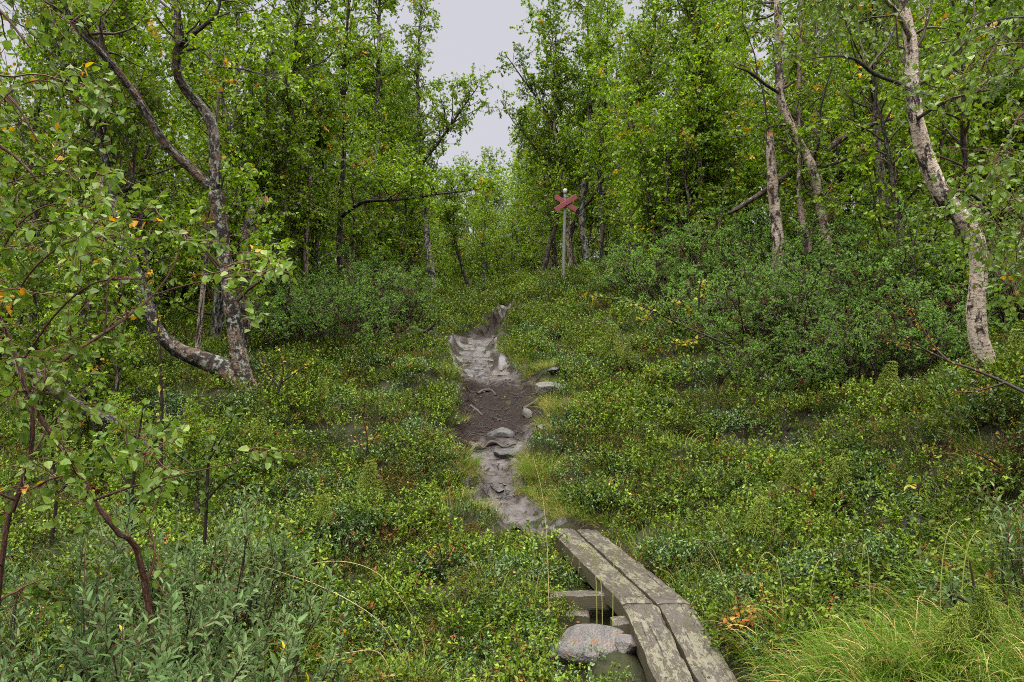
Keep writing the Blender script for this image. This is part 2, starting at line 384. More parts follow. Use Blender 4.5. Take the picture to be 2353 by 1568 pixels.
r0 = N('ShaderNodeMapRange', {'Value': n1, 'From Min': .35, 'From Max': .65, 'To Min': -.08, 'To Max': .14})
rr = N('ShaderNodeMath', {0: N('ShaderNodeMapRange', {'Value': s.outputs[0], 'To Min': .5, 'To Max': .17}).outputs[0], 1: r0.outputs[0]}, operation='ADD')
spm = N('ShaderNodeMapRange', {'Value': cf.outputs[0], 'From Min': .35, 'From Max': 1.0, 'To Min': .08, 'To Max': .5})
pb = N('ShaderNodeBsdfPrincipled', {'Base Color': c, 'Roughness': rr.outputs[0], 'Specular IOR Level': spm.outputs[0], 'Normal': bu.outputs[0]})
N('ShaderNodeOutputMaterial', {'Surface': pb.outputs[0]}); M['mud'] = m

def plain(name, c1, c2, rough, scale=8.0, metal=0, sc=(1, 1, 1)):
    m, N, L = mat(name)
    tc = N('ShaderNodeTexCoord'); mp = N('ShaderNodeVectorMath', {0: tc.outputs['Object'], 1: sc}, operation='MULTIPLY')
    n = N('ShaderNodeTexNoise', {'Vector': mp.outputs[0], 'Scale': scale, 'Detail': 6, 'Roughness': .65})
    c = mixc(N, ramp(N, n.outputs[0], [(.35, (0, 0, 0)), (.68, (1, 1, 1))]), c1, c2)
    bu = N('ShaderNodeBump', {'Height': n.outputs[0], 'Strength': .3, 'Distance': .01})
    pb = N('ShaderNodeBsdfPrincipled', {'Base Color': c, 'Roughness': rough, 'Metallic': metal, 'Normal': bu.outputs[0]})
    N('ShaderNodeOutputMaterial', {'Surface': pb.outputs[0]}); return m
M['red'] = plain('faded_red_paint', (.15, .022, .030), (.21, .038, .046), .55, 9, 0, (1, 6, 6))
M['pole'] = plain('grey_weathered_pole', (.10, .098, .09), (.18, .175, .16), .6, 12, 0, (6, 6, 1))
M['white'] = plain('white_cap', (.42, .43, .45), (.50, .51, .52), .5)

# ------------------------------------------------------------------ the lie of the land
PATH = [  # v, left u, right u, depth
 (1212, 1180, 1300, 7.3), (1199, 1136, 1296, 7.5), (1177, 1090, 1262, 7.75), (1144, 1060, 1214, 8.05), (1115, 1096, 1200, 8.35), (1085, 1072, 1200, 8.65),
 (1049, 1036, 1198, 9.05), (1012, 1022, 1238, 9.45), (968, 1058, 1260, 10.0), (920, 1060, 1258, 10.55), (883, 1064, 1236, 11.1),
 (866, 1072, 1214, 11.4), (840, 1046, 1163, 12.1), (810, 1034, 1143, 13.1), (781, 1042, 1136, 14.2), (766, 1094, 1143, 15.0),
 (744, 1128, 1162, 16.2), (726, 1140, 1178, 17.3), (711, 1144, 1174, 18.2), (702, 1142, 1168, 19.0)]
PA = np.array(PATH, float); pd_ = PA[:, 3]
pxl = (PA[:, 1] - CX) / F * pd_; pxr = (PA[:, 2] - CX) / F * pd_
ctrl = [P((r[1] + r[2]) / 2, r[0], r[3]) for r in PATH]
for u, v, d in [(1432, 1470, 5.2), (1350, 1500, 4.9), (700, 1560, 4.7), (1000, 1400, 5.9), (900, 1200, 7.3), (700, 1000, 9), (850, 900, 10.8),
                (950, 800, 13.2), (900, 720, 16), (750, 800, 12.5), (562, 892, 9.5), (350, 930, 9.6), (100, 1010, 9), (100, 1330, 5.6), (380, 1330, 5.2),
                (200, 780, 16), (100, 715, 25), (1500, 1310, 6.3), (1620, 1500, 4.6), (1700, 1200, 7), (1600, 1000, 9), (1500, 850, 11),
                (1450, 750, 14), (1420, 680, 18), (1302, 650, 22), (1900, 1310, 5.6), (2100, 1360, 5), (2250, 1560, 3.5), (2000, 1000, 7.8),
                (2265, 895, 6.6), (2200, 1165, 5.4), (1900, 850, 10), (2250, 805, 9.5), (1700, 650, 14.5), (2100, 620, 14.5), (2350, 570, 15),
                (2000, 520, 22), (1700, 560, 22), (1000, 692, 20), (500, 715, 20), (300, 690, 26), (1180, 682, 30), (1180, 692, 45), (1180, 705, 65),
                (600, 690, 40), (1700, 560, 40), (2300, 470, 30), (0, 720, 40), (1500, 620, 60), (700, 700, 65)]:
    ctrl.append(P(u, v, d))
for u, v, d in [(1600, 1650, 4.35), (1600, 1720, 4.0), (1480, 1560, 4.6)]: ctrl.append(P(u, v, d))
for x, y, z in [(0, 0, 0), (0, 2, .02), (-3, 1, -.1), (3, 1, .25), (-8, 3, .05), (8, 3, 1.2), (-3, -4, -.1), (4, -4, .3), (.3, 3.3, -.05), (-30, 10, .5), (30, 12, 7), (-30, 40, 2.0), (35, 40, 10), (0, 90, 4), (-40, 90, 4), (40, 90, 10), (-30, -10, 0), (30, -10, 4)]:
    ctrl.append(np.array([x, y, z]))
ctrl = np.array(ctrl)
def _tps(r2): return np.where(r2 > 0, r2 * np.log(np.maximum(r2, 1e-12)) * .5, 0)
_n = len(ctrl); _d2 = ((ctrl[:, None, :2] - ctrl[None, :, :2]) ** 2).sum(-1)
_A = np.zeros((_n + 3, _n + 3)); _A[:_n, :_n] = _tps(_d2) + np.eye(_n) * .35
_A[:_n, _n] = 1; _A[:_n, _n + 1:] = ctrl[:, :2]; _A[_n:, :_n] = _A[:_n, _n:].T
_w = np.linalg.solve(_A, np.concatenate([ctrl[:, 2], [0, 0, 0]]))
def H0(x, y):
    x = np.asarray(x, float); y = np.asarray(y, float); sh = x.shape
    q = np.stack([np.clip(x.ravel(), -45, 45), np.clip(y.ravel(), -12, 95)], 1); out = np.empty(len(q))
    for i in range(0, len(q), 20000):
        c = q[i:i + 20000]; d2 = ((c[:, None] - ctrl[None, :, :2]) ** 2).sum(-1)
        out[i:i + 20000] = _tps(d2) @ _w[:_n] + _w[_n] + c @ _w[_n + 1:]
    return out.reshape(sh)
def path_in(x, y):
    """signed distance-like measure: > 0 inside the bare path (metres from its edge)"""
    x = np.asarray(x, float); y = np.asarray(y, float)
    e = .07 * fuzz(x, y, 5, .5, 3)
    l = np.interp(y, pd_, pxl); r = np.interp(y, pd_, pxr)
    w = np.minimum(x - l, r - x) + e
    return np.where((y < 7.25) | (y > 19.0), -np.abs(np.minimum(y - 7.25, 19.0 - y)) - .05 + 0 * w, w)
def H(x, y):
    x = np.asarray(x, float); y = np.asarray(y, float)
    s = np.clip(path_in(x, y) / .3 + .35, 0, 1); s = s * s * (3 - 2 * s)
    hum = .15 * fuzz(x, y, 11, 1.5, 3) + .07 * fuzz(x, y, 12, .5, 2)
    z = H0(x, y) + (1 - s) * (hum + .07 * np.exp(-np.clip(-path_in(x, y), 0, 9) / .35) * (y > 7.6) * (y < 19)) - s * .10
    xm = np.interp(y, [2.6, 4.35, 5.2, 7.3], [1.03, 1.02, .937, .555]); pz = np.interp(y, [2.6, 4.35, 5.2, 7.3], [CZ - 2.18, CZ - 1.864, CZ - 1.705, CZ - 1.71])
    b = np.clip(1.5 - np.abs(x - xm) / .30, 0, 1) * (y < 7.32) * (y > 2.5)
    return np.where(b > 0, z + b * np.minimum(0, pz - np.interp(y, [6.6, 7.3], [.20, .12]) - z), z)
def gp(u, v, d):
    p = P(u, v, d); return p
def on_ground(u, d, sink=0.0):
    x = (u - CX) / F * d; return np.array([x, d, float(H(np.array([x]), np.array([d]))[0]) - sink])

def axis(lo, hi, near, step0, grow, far):
    a = list(np.arange(lo, hi, step0)); s = step0; x = a[-1]
    while x < far: s *= grow; x += s; a.append(x)
    return a
ys = np.array([-60, -30, -15, -8, -4, -2, -1, 0, 1, 2] + axis(2.5, 20, 0, .085, 1.07, 400))
xr = axis(0, 9, 0, .085, 1.08, 400); xs = np.array([-v for v in xr[::-1]] + xr[1:])
X, Y = np.meshgrid(xs, ys); Z = H(X, Y)
nx_, ny_ = len(xs), len(ys); ii = np.arange(nx_ * ny_).reshape(ny_, nx_)
mb = MB(); mb.add(np.stack([X, Y, Z], -1).reshape(-1, 3), np.stack([ii[:-1, :-1], ii[:-1, 1:], ii[1:, 1:], ii[1:, :-1]], -1).reshape(-1, 4), (0, 0, 0, 1), 0, True)
tag(mb.build('ground', [M['ground']]), 'dark humus ground of the wooded slope under the dwarf shrubs', None, None, 'structure')

# path sheet: follows the carved trough, a little above it, with its own trodden relief
yy = np.concatenate([np.arange(7.2, 12, .035), np.arange(12, 19.1, .06)]); tt = np.linspace(-.12, 1.12, 40)
l = np.interp(yy, pd_, pxl); r = np.interp(yy, pd_, pxr)
PX = l[:, None] + (r - l)[:, None] * tt[None]; PY = np.repeat(yy[:, None], len(tt), 1)
edge = np.clip(np.minimum(tt, 1 - tt) / .12, -1, 1)[None]
PZ = H(PX, PY) + .012 * np.clip(edge, -1, 1) * 1.0 + (.020 * fuzz(PX, PY, 21, .35, 3) + .010 * fuzz(PX, PY, 22, .10, 2)) * np.clip(edge, 0, 1) + np.where(edge < 0, edge * .03, 0) + .006
PZ = PZ + .010 * np.tanh(4 * fuzz(PX * .7 + .3 * PY, PY * 1.5, 23, .7, 2)) * np.clip(edge, 0, 1) * ((PY > 11.2) | (PY < 10))
vv = CY - (PZ - CZ) / PY * F
clay = np.interp(PY, [7, 8.2, 8.7, 9.3, 9.8, 10.3, 11.0, 11.5, 11.9, 14.3, 14.9, 17, 17.5, 19], [.8, .75, .6, .75, .25, .0, .0, .6, .95, .95, .35, .3, .7, .7])
clay = clay + .35 * np.clip((tt - .55) / .3, 0, 1)[None] * ((PY > 9) & (PY < 11.3)) - .5 * np.clip((.35 - tt) / .3, 0, 1)[None] * (PY < 11.3) * (PY > 8.4)
t4 = np.zeros(PX.shape + (4,)); t4[..., 0] = clay; t4[..., 3] = 1
mb = MB(); k = np.arange(PX.size).reshape(PX.shape)
mb.add(np.stack([PX, PY, PZ], -1).reshape(-1, 3), np.stack([k[:-1, :-1], k[:-1, 1:], k[1:, 1:], k[1:, :-1]], -1).reshape(-1, 4), t4.reshape(-1, 4), 0, True)
tag(mb.build('path', [M['mud']]), 'wet muddy footpath climbing the slope between the heath plants', None, None, 'structure')

# ------------------------------------------------------------------ birches
def stem_from(pix, d, k=44, rng=None, ground=True):
    """stem rows (x, y, z, radius) from (u, v, width px, depth offset) rows"""
    rows = []
    for q in pix:
        dd = d + (q[3] if len(q) > 3 else 0); p = P(q[0], q[1], dd); rows.append([*p, q[2] * .86 / 2 / F * dd])
    return resample(rows, k)

def crown(mb, rng, stems, nb, nt, nl, ls, Lb, t0=.25, el=35, droop=-.10, lift=.06, leaf_mi=1, twig_mi=0, shape='birch', yel=.012, twig_len=(.22, .5), taper=.75, bias=None, hue=(0, .88)):
    """branches off the stems, twigs off the branches, leaves off the twigs"""
    wts = np.array([np.linalg.norm(np.diff(s[:, :3], axis=0), axis=1).sum() for s in stems]); wts = wts / wts.sum()
    bp, bd, bl, br = [], [], [], []
    for s, w in zip(stems, wts):
        n = max(3, int(nb * w)); t = t0 + (1 - t0) * rng.random(n) ** .85
        b, tg = along(s[None, :, :3], np.zeros(n, int), t)
        az = rng.random(n) * 2 * np.pi; e = np.radians(el + 18 * rng.standard_normal(n))
        d = np.stack([np.cos(az) * np.cos(e), np.sin(az) * np.cos(e), np.sin(e)], -1)
        if bias is not None: d = d + np.asarray(bias)
        bp.append(b); bd.append(nrm(d + .25 * tg)); bl.append(Lb * (.35 + .65 * (1 - t) ** taper) * rng.uniform(.55, 1.25, n))
        br.append(np.interp(t, np.linspace(0, 1, len(s)), s[:, 3]))
    bp, bd, bl, br = map(np.concatenate, (bp, bd, bl, br)); K = 9
    B = walk(rng, bp, bd, bl, K, .20, lift)
    r0 = np.minimum(br * .55, .006 + .011 * bl)
    tubes(mb, B, r0[:, None] * np.linspace(1, .22, K)[None], 4, twig_mi)
    pi = rng.choice(len(B), nt, p=bl / bl.sum()); tt = rng.random(nt) ** .8 * .9 + .1
    q, tg = along(B, pi, tt)
    d = nrm(tg * .7 + .75 * rng.standard_normal((nt, 3)) + np.array([0, 0, -.12]))
    T = walk(rng, q, d, rng.uniform(*twig_len, nt) * (1.15 - .5 * tt), 5, .22, droop)
    tubes(mb, T, np.full((nt, 1), .0022) * np.linspace(1, .5, 5)[None], 3, twig_mi)
    hb = rng.random(len(B)); ht = np.clip(.5 * hb[pi] + .5 * rng.random(nt), 0, 1)
    yt = rng.random(nt) < yel
    li = rng.integers(0, nt, nl); lt = rng.random(nl) ** .7
    q, tg = along(T, li, lt)
    d = nrm(tg * .5 + .8 * rng.standard_normal((nl, 3)) + np.array([0, 0, -.45]))
    nn = nrm(rng.standard_normal((nl, 3)) * .55 + np.array([0, 0, .8]))
    hue_ = hue[0] + (hue[1] - hue[0]) * np.clip(.55 * ht[li] + .45 * rng.random(nl), 0, 1)
    hue_ = np.where(yt[li] | (rng.random(nl) < .003), .93 + .07 * rng.random(nl), hue_)
    q = q + d * .008
    ln = ls * rng.uniform(.7, 1.2, nl)
    leaves(mb, q, d, nn, ln, ln * .82, hue_, leaf_mi, shape)

def lumpy(s, rng, amp=.07):
    s = s.copy(); k = len(s); s[:, 3] *= 1 + amp * np.interp(np.arange(k), np.arange(0, k + 3, 3), rng.standard_normal(len(np.arange(0, k + 3, 3))))
    return s

def birch(name, label, pix, d, limbs=(), bark='bark_mid', leafy=None, seed=1, sink=.25, group=None, cat='tree', leafm='leaf', stub=None, up=None, hue=(0, .88), broken=False, bias=None):
    """pix: main stem from its foot upward; limbs: further stems; leafy: (branches, twigs, leaves, leaf size, branch length, first fraction)"""
    rng = np.random.default_rng(seed); np.random.seed(seed)
    main = lumpy(stem_from(pix, d), rng, .05)
    foot = main[0].copy(); foot[2] = float(H(foot[:1], foot[1:2])[0]); o = (foot[0], foot[1], foot[2])
    if cat != 'fallen trunk' and main[0, 2] > foot[2] - .05:                                  # carry the stem down into the ground
        ext = np.array([main[0, 0], main[0, 1], foot[2] - sink, main[0, 3] * 1.15]); main = np.vstack([ext, main])
    # flare of the root collar
    h = main[:, 2] - foot[2]; main[:, 3] *= 1 + .22 * np.exp(-np.clip(h, 0, None) / .16)
    root = thing(name, label, cat, o, group)
    mb = MB(); tubes(mb, main[:, :3], main[:, 3], 12, 0, .035, rng, cap=True)
    mb.build('trunk', [M[bark]], root, o)
    stems = [main]
    for lp in limbs:
        s = lumpy(stem_from(lp, d, 30), rng, .06); stems.append(s)
        mb = MB(); tubes(mb, s[:, :3], s[:, 3], 9, 0, .03, rng); mb.build('limb', [M[bark if max(q[2] for q in lp) > 15 else 'bark_dark']], root, o)
    if broken:
        top = main[-1]; mb = MB(); n = 26; a = rng.random(n) * 6.28; rr = top[3] * np.sqrt(rng.random(n)) * .9
        base = top[:3] + np.stack([np.cos(a) * rr, np.sin(a) * rr, -.02 + 0 * a], -1)
        tip = base + rng.standard_normal((n, 3)) * .012 + np.array([0, 0, 1]) * rng.uniform(.03, .12, n)[:, None]
        tubes(mb, np.stack([base, (base + tip) / 2, tip], 1), np.array([[.010, .008, .002]]) * np.ones((n, 1)), 4, 0)
        mb.build('broken_top', [M['wood_end']], root, o)
    if leafy:
        mb = MB(); nb, nt, nl, ls, Lb, t0 = leafy
        crown(mb, rng, stems, nb, nt, nl, ls, Lb, t0, hue=hue, bias=bias)
        mb.build('crown', [M['twig'], M[leafm]], root, o)
    return root

# left hand side -----------------------------------------------------
birch('birch_tree', 'forked dark birch with peeling bark rising from the mossy clump left of the path',
      [(566, 895, 58), (553, 840, 46), (540, 760, 40), (527, 670, 37), (513, 575, 39), (505, 500, 40), (495, 440, 40)], 9.5,
      [[(494, 445, 36), (493, 350, 31), (488, 290, 30, .1), (462, 245, 27, .2), (426, 205, 25, .2), (405, 160, 23, .1), (412, 80, 25), (400, 0, 21), (395, -120, 15), (402, -330, 5)],
       [(494, 440, 30), (446, 394, 27, -.1), (375, 325, 23, -.3), (330, 250, 23, -.5), (300, 205, 21, -.6), (245, 135, 20, -.8), (175, 60, 18, -1), (150, 0, 15, -1.1), (118, -110, 10, -1.2), (90, -280, 4, -1.3)],
       [(412, 108, 13), (434, 84, 12, -.1), (468, 60, 11, -.2), (500, 25, 9, -.3), (516, -70, 6, -.3)],
       [(415, 123, 9), (445, 112, 8, -.2), (478, 106, 7, -.4), (492, 150, 6, -.5), (560, 160, 4, -.6), (640, 180, 2, -.7)]],
      'bark_mid', (120, 845, 9500, .051, 1.5, .42), 101, bias=(0, .7, .1))
birch('birch_tree', 'birch whose trunk creeps sideways from the mossy clump, then bends up at the far left',
      [(574, 908, 62), (522, 852, 55), (462, 826, 44), (412, 806, 40), (366, 765, 37), (335, 700, 34), (310, 620, 31), (285, 540, 29, .2), (258, 440, 27, .3),
       (243, 360, 24, .3), (215, 290, 22, .2), (180, 220, 19, .1), (150, 160, 15), (120, 60, 10), (95, -120, 4)], 9.55,
      [[(258, 440, 15, .3), (300, 430, 12, .3), (306, 370, 10, .3), (320, 280, 7, .3), (330, 180, 4, .3)]], 'bark_mid', (100, 1000, 7000, .050, 1.3, .5), 102, bias=(0, .7, .1))
birch('birch_snag', 'thick broken birch stump with a jagged orange top, right of the forked birch',
      [(545, 860, 40), (556, 740, 37), (565, 640, 35), (566, 575, 34), (573, 515, 36), (588, 482, 33), (607, 464, 30)], 11, [], 'bark_mid', None, 103, broken=True, cat='tree stump')
birch('birch_tree', 'dark bent birch leaning right just behind the broken stump',
      [(575, 800, 24), (592, 640, 23), (602, 540, 22), (622, 440, 24), (652, 382, 22), (664, 300, 16), (676, 150, 11), (690, -60, 5)], 13,
      [], 'bark_dark', (60, 900, 8500, .047, 1.4, .35), 104)
birch('birch_sapling', 'thin pinkish bare stem standing close against the forked birch',
      [(452, 850, 15), (464, 690, 13), (478, 560, 13), (487, 460, 11), (497, 300, 7), (505, 120, 4)], 11.2, [], 'bark_pale', (30, 260, 2200, .043, .7, .5), 105)
birch('birch_tree', 'pale slanting birch behind the left juniper, leaning towards the gap',
      [(606, 720, 18), (620, 650, 18), (642, 585, 19), (658, 520, 17), (655, 440, 15), (664, 300, 11), (680, 100, 8), (690, -120, 3)], 14.5,
      [[(612, 700, 9), (640, 600, 8, -.1), (672, 525, 7, -.2), (690, 420, 4, -.2)]], 'bark_pale', (80, 780, 9500, .056, 1.3, .35), 106)
birch('birch_tree', 'slim straight white birch stem rising out of the left juniper',
      [(698, 720, 14), (702, 640, 14), (703, 560, 14), (707, 490, 13), (712, 400, 11), (719, 200, 8), (727, 0, 5), (730, -150, 2)], 14.6,
      [[(700, 590, 7), (685, 560, 7, .2), (668, 520, 6, .3), (660, 400, 4, .3)]], 'bark_pale', (80, 1150, 9500, .056, 1.2, .35), 107)
birch('birch_tree', 'birch with one long bare bough reaching right towards the sky gap',
      [(785, 660, 16), (780, 560, 16), (783, 480, 15), (790, 360, 12), (790, 200, 9), (800, 20, 6), (805, -130, 2)], 16,
      [[(784, 500, 10), (800, 486, 10, -.2), (838, 464, 10, -.4), (905, 460, 8, -.6), (960, 454, 7, -.8), (1010, 446, 5, -1), (1065, 440, 4, -1.1), (1108, 434, 2, -1.2)]], 'bark_dark', (90, 845, 11000, .058, 1.4, .34), 108)
birch('birch_tree', 'stout reddish brown birch trunk straight behind the left juniper',
      [(863, 660, 24), (863, 600, 22), (865, 520, 20), (866, 440, 18), (866, 330, 15), (869, 180, 11), (872, 0, 7), (872, -90, 3)], 20,
      [[(863, 560, 9), (840, 556, 8, -.3), (815, 545, 6, -.5), (795, 530, 3, -.6)]], 'bark_mid', (90, 910, 15000, .056, 1.7, .3), 109)
birch('birch_tree', 'tall birch with mottled white trunk edging the left side of the sky gap',
      [(1003, 696, 21), (994, 645, 19), (984, 575, 18), (976, 490, 15), (969, 400, 13), (964, 300, 11), (960, 200, 9), (962, 110, 7), (966, 40, 4), (968, 0, 2)], 20,
      [[(971, 372, 9), (1000, 338, 8, -.2), (1030, 296, 7, -.4), (1062, 250, 5, -.5), (1098, 200, 2, -.6)]], 'bark_grey', (120, 975, 11500, .055, 1.25, .28), 110)
birch('birch_sapling', 'small dark leaning birch below the sky gap, beside the mottled white trunk',
      [(1083, 692, 10), (1070, 640, 10), (1056, 592, 9), (1046, 550, 6), (1040, 470, 4), (1036, 400, 2)], 23, [], 'bark_dark', (40, 500, 4200, .055, .9, .25), 111)
# right of the gap ----------------------------------------------------
birch('birch_tree', 'dark birch leaning right, immediately left of the tall trail marker',
      [(1238, 676, 16), (1250, 622, 14), (1263, 562, 13), (1279, 512, 11), (1290, 420, 9), (1290, 300, 7), (1280, 170, 5), (1275, 60, 2)], 26, [[(1284, 470, 7), (1262, 400, 6, -.2), (1222, 330, 5, -.4), (1180, 280, 3, -.5), (1150, 230, 2, -.6)], [(1290, 320, 6), (1250, 250, 5, -.2), (1200, 180, 4, -.3), (1165, 130, 2, -.4)]], 'bark_dark', (90, 845, 12000, .06, 1.6, .3), 112)
birch('birch_tree', 'crooked black birch stem directly behind the tall trail marker pole',
      [(1322, 622, 15), (1312, 580, 14), (1310, 545, 13), (1326, 500, 14), (1345, 440, 12), (1350, 330, 9), (1355, 190, 7), (1350, 40, 4), (1350, -60, 2)], 26, [], 'bark_dark', (90, 975, 15000, .06, 1.7, .28), 113)
birch('birch_tree', 'pale grey birch trunk a step right of the tall trail marker',
      [(1352, 622, 19), (1345, 570, 18), (1337, 505, 16), (1342, 400, 13), (1352, 280, 11), (1370, 140, 8), (1385, 0, 5), (1390, -60, 2)], 25, [[(1340, 480, 9), (1370, 440, 8, -.3), (1410, 360, 6, -.5), (1440, 250, 3, -.6)]], 'bark_grey', (100, 1040, 16000, .058, 1.6, .25), 114)
birch('birch_tree', 'thin dark birch stem between the pale grey trunk and the right junipers',
      [(1388, 640, 12), (1382, 580, 12), (1385, 500, 11), (1378, 400, 9), (1390, 250, 7), (1395, 80, 4), (1398, -80, 2)], 23.5, [], 'bark_dark', (80, 780, 12000, .056, 1.4, .3), 115)
birch('birch_tree', 'bent dark birch rising at the upper edge of the junipers, near the pale grey trunk',
      [(1458, 620, 15), (1464, 540, 14), (1478, 440, 14), (1470, 380, 12), (1478, 260, 9), (1500, 120, 6), (1510, -60, 3)], 20.5, [], 'bark_dark', (80, 845, 11000, .06, 1.5, .3), 116)
birch('birch_tree', 'straight pinkish birch trunk standing behind the right junipers, left of the fallen log',
      [(1616, 560, 19), (1612, 480, 18), (1608, 420, 16), (1604, 330, 15), (1596, 200, 12), (1590, 80, 9), (1585, -120, 4)], 16, [], 'bark_pale', (90, 910, 11500, .057, 1.5, .3), 117)
birch('birch_snag', 'broken pinkish birch stump with a thin dead spike, under the fallen log',
      [(1790, 560, 32), (1783, 500, 30), (1776, 430, 29), (1771, 350, 24), (1768, 314, 21)], 12, [[(1768, 322, 6), (1762, 270, 5), (1754, 215, 4), (1744, 178, 2)]], 'bark_pale', None, 118, broken=True, cat='tree stump')
birch('birch_tree', 'forked pale birch on the right bank with crooked white trunk beside the fallen log',
      [(1905, 570, 28), (1890, 500, 27), (1876, 430, 27), (1866, 390, 28), (1856, 360, 28)], 12,
      [[(1858, 366, 26), (1828, 312, 25), (1803, 258, 27), (1791, 205, 23), (1790, 100, 19), (1785, 0, 16), (1780, -160, 11), (1775, -380, 4)],
       [(1862, 580, 16), (1848, 520, 16), (1836, 450, 15), (1838, 380, 15), (1834, 260, 13, .2), (1838, 130, 10, .3), (1840, 0, 7, .3), (1840, -200, 3, .3)],
       [(1792, 215, 9), (1760, 195, 9, -.3), (1720, 165, 7, -.5), (1690, 155, 4, -.7)],
       [(1862, 372, 9), (1880, 330, 8, -.1), (1886, 250, 6, -.2), (1910, 160, 4, -.3)]], 'bark_pale', (120, 1040, 11000, .053, 1.6, .2), 119, bias=(0, .8, .1))
birch('birch_tree', 'slender reddish birch between the forked pale birch and the big leaning birch',
      [(2032, 470, 24), (2022, 390, 23), (2017, 330, 22), (2009, 250, 18), (2003, 170, 14), (2000, 60, 10), (1995, -140, 4)], 13, [], 'bark_mid', (90, 780, 9500, .053, 1.4, .3), 120)
birch('birch_tree', 'big leaning birch with creamy peeling bark in front at the right',
      [(2274, 900, 62), (2272, 862, 58), (2262, 822, 52), (2247, 770, 47), (2243, 700, 46), (2249, 620, 44), (2240, 545, 46), (2206, 500, 50), (2162, 442, 45), (2127, 362, 41),
       (2104, 270, 37), (2096, 190, 32), (2092, 100, 34), (2074, 0, 30), (2056, -160, 20), (2050, -420, 6)], 6.6,
      [[(2097, 215, 14), (2060, 190, 13, -.3), (2010, 170, 11, -.5), (1960, 135, 8, -.8), (1900, 130, 5, -1), (1840, 140, 2, -1.1)],
       [(2094, 90, 16), (2060, 30, 14, -.3), (2010, -20, 11, -.5), (1940, -60, 6, -.8)],
       [(2165, 450, 9), (2215, 440, 8, .3), (2270, 480, 6, .6), (2320, 560, 3, .9)],
       [(2240, 540, 8), (2275, 590, 7, -.4), (2300, 640, 5, -.7), (2380, 680, 3, -1)],
       [(2105, 275, 10), (2160, 240, 9, -.6), (2230, 215, 7, -1.2), (2330, 200, 4, -1.8)]], 'bark_cream', (90, 600, 4600, .043, 1.25, .47), 121, leafm='leaf_near', bias=(.1, .9, .05))
birch('fallen_birch', 'dead mottled birch log hung slantwise across the fork of the pale birch',
      [(1672, 492, 9, .1), (1700, 476, 13), (1770, 432, 15), (1835, 385, 17), (1862, 362, 18), (1905, 340, 17), (1960, 303, 15), (2012, 284, 12), (2050, 272, 6)], 12.35,
      [[(1870, 385, 9), (1900, 382, 8), (1950, 364, 7), (1990, 352, 4)]], 'dead', None, 122, cat='fallen trunk')
birch('fallen_birch', 'mossy fallen birch trunk lying low behind the left foreground sapling',
      [(345, 1030, 20), (315, 1000, 22), (270, 972, 26), (190, 940, 30), (130, 898, 32), (80, 860, 26), (20, 830, 20)], 7.4, [], 'bark_dark', None, 123, cat='fallen trunk', sink=.1)

# the near left sapling with copper stems, its branches hanging over the bank
def near_sapling():
    rng = np.random.default_rng(131); np.random.seed(131)
    o = on_ground(395, 3.2); o = (o[0], o[1], o[2])
    root = thing('birch_sapling', 'young birch with shiny copper stems and big round leaves in the left foreground', 'tree', o)
    A = resample([[*o, .016]] + [[*P(u, v, 2.8 + dd), w / 2 / F * 2.8] for u, v, w, dd in [(330, 1325, 16, .15), (268, 1222, 12, 0), (215, 1150, 12, 0), (180, 1080, 12, 0), (120, 1000, 12, 0), (65, 915, 12, 0), (45, 840, 11, .05), (10, 750, 9, .1), (-30, 640, 8, .15), (-60, 450, 6, .2), (-40, 250, 4, .2)]], 40)
    B = resample([[*on_ground(-60, 2.95, .1), .012]] + [[*P(u, v, 2.85 + dd), w / 2 / F * 2.85] for u, v, w, dd in [(8, 1262, 12, 0), (35, 1160, 12, 0), (72, 1030, 11, 0), (76, 930, 10, 0), (95, 890, 9, 0), (150, 825, 8, 0), (240, 765, 7.5, .1), (310, 715, 6.5, .2), (352, 678, 6, .25), (400, 610, 4.5, .3), (425, 520, 3, .35)]], 46)
    ex = [[(240, 765, 5, .1), (246, 700, 5, .12), (252, 600, 4, .15), (275, 480, 3, .2)],
          [(350, 680, 4, .25), (430, 655, 3.5, .2), (540, 635, 3, .1), (650, 640, 1.5, 0)], [(45, 840, 5, .05), (130, 720, 5, -.1), (220, 650, 4, -.2), (330, 640, 3, -.2)],
          [(10, 750, 6, .1), (60, 640, 5, 0), (150, 560, 4, -.1), (260, 540, 3, -.1)], [(-30, 640, 6, .15), (40, 520, 5, .1), (120, 470, 4, .1), (230, 480, 2.5, .15)],
          [(215, 1150, 7, 0), (300, 1120, 5, -.05), (420, 1090, 4, -.1), (560, 1060, 2.5, -.1)],
          [(-60, 450, 5, .2), (20, 420, 4, .2), (110, 400, 3, .2)], [(-40, 280, 4, .2), (40, 200, 4, .3), (120, 190, 3, .3), (180, 260, 2, .3)]]
    st = [A, B] + [resample([[*P(u, v, 2.8 + dd), w / 2 / F * 2.8] for u, v, w, dd in e], 16) for e in ex]
    for i, s in enumerate(st):
        mb = MB(); tubes(mb, s[:, :3], s[:, 3], 8, 0, .02, rng); mb.build('trunk' if i < 2 else 'limb', [M['bark_copper']], root, o)
    mb = MB(); crown(mb, rng, [s[len(s) // 4:] for s in st], 70, 380, 2500, .035, .28, .1, 20, -.12, .0, yel=.015, twig_len=(.1, .26), taper=.3)
    mb.build('crown', [M['twig_red'], M['leaf_near']], root, o)
near_sapling()

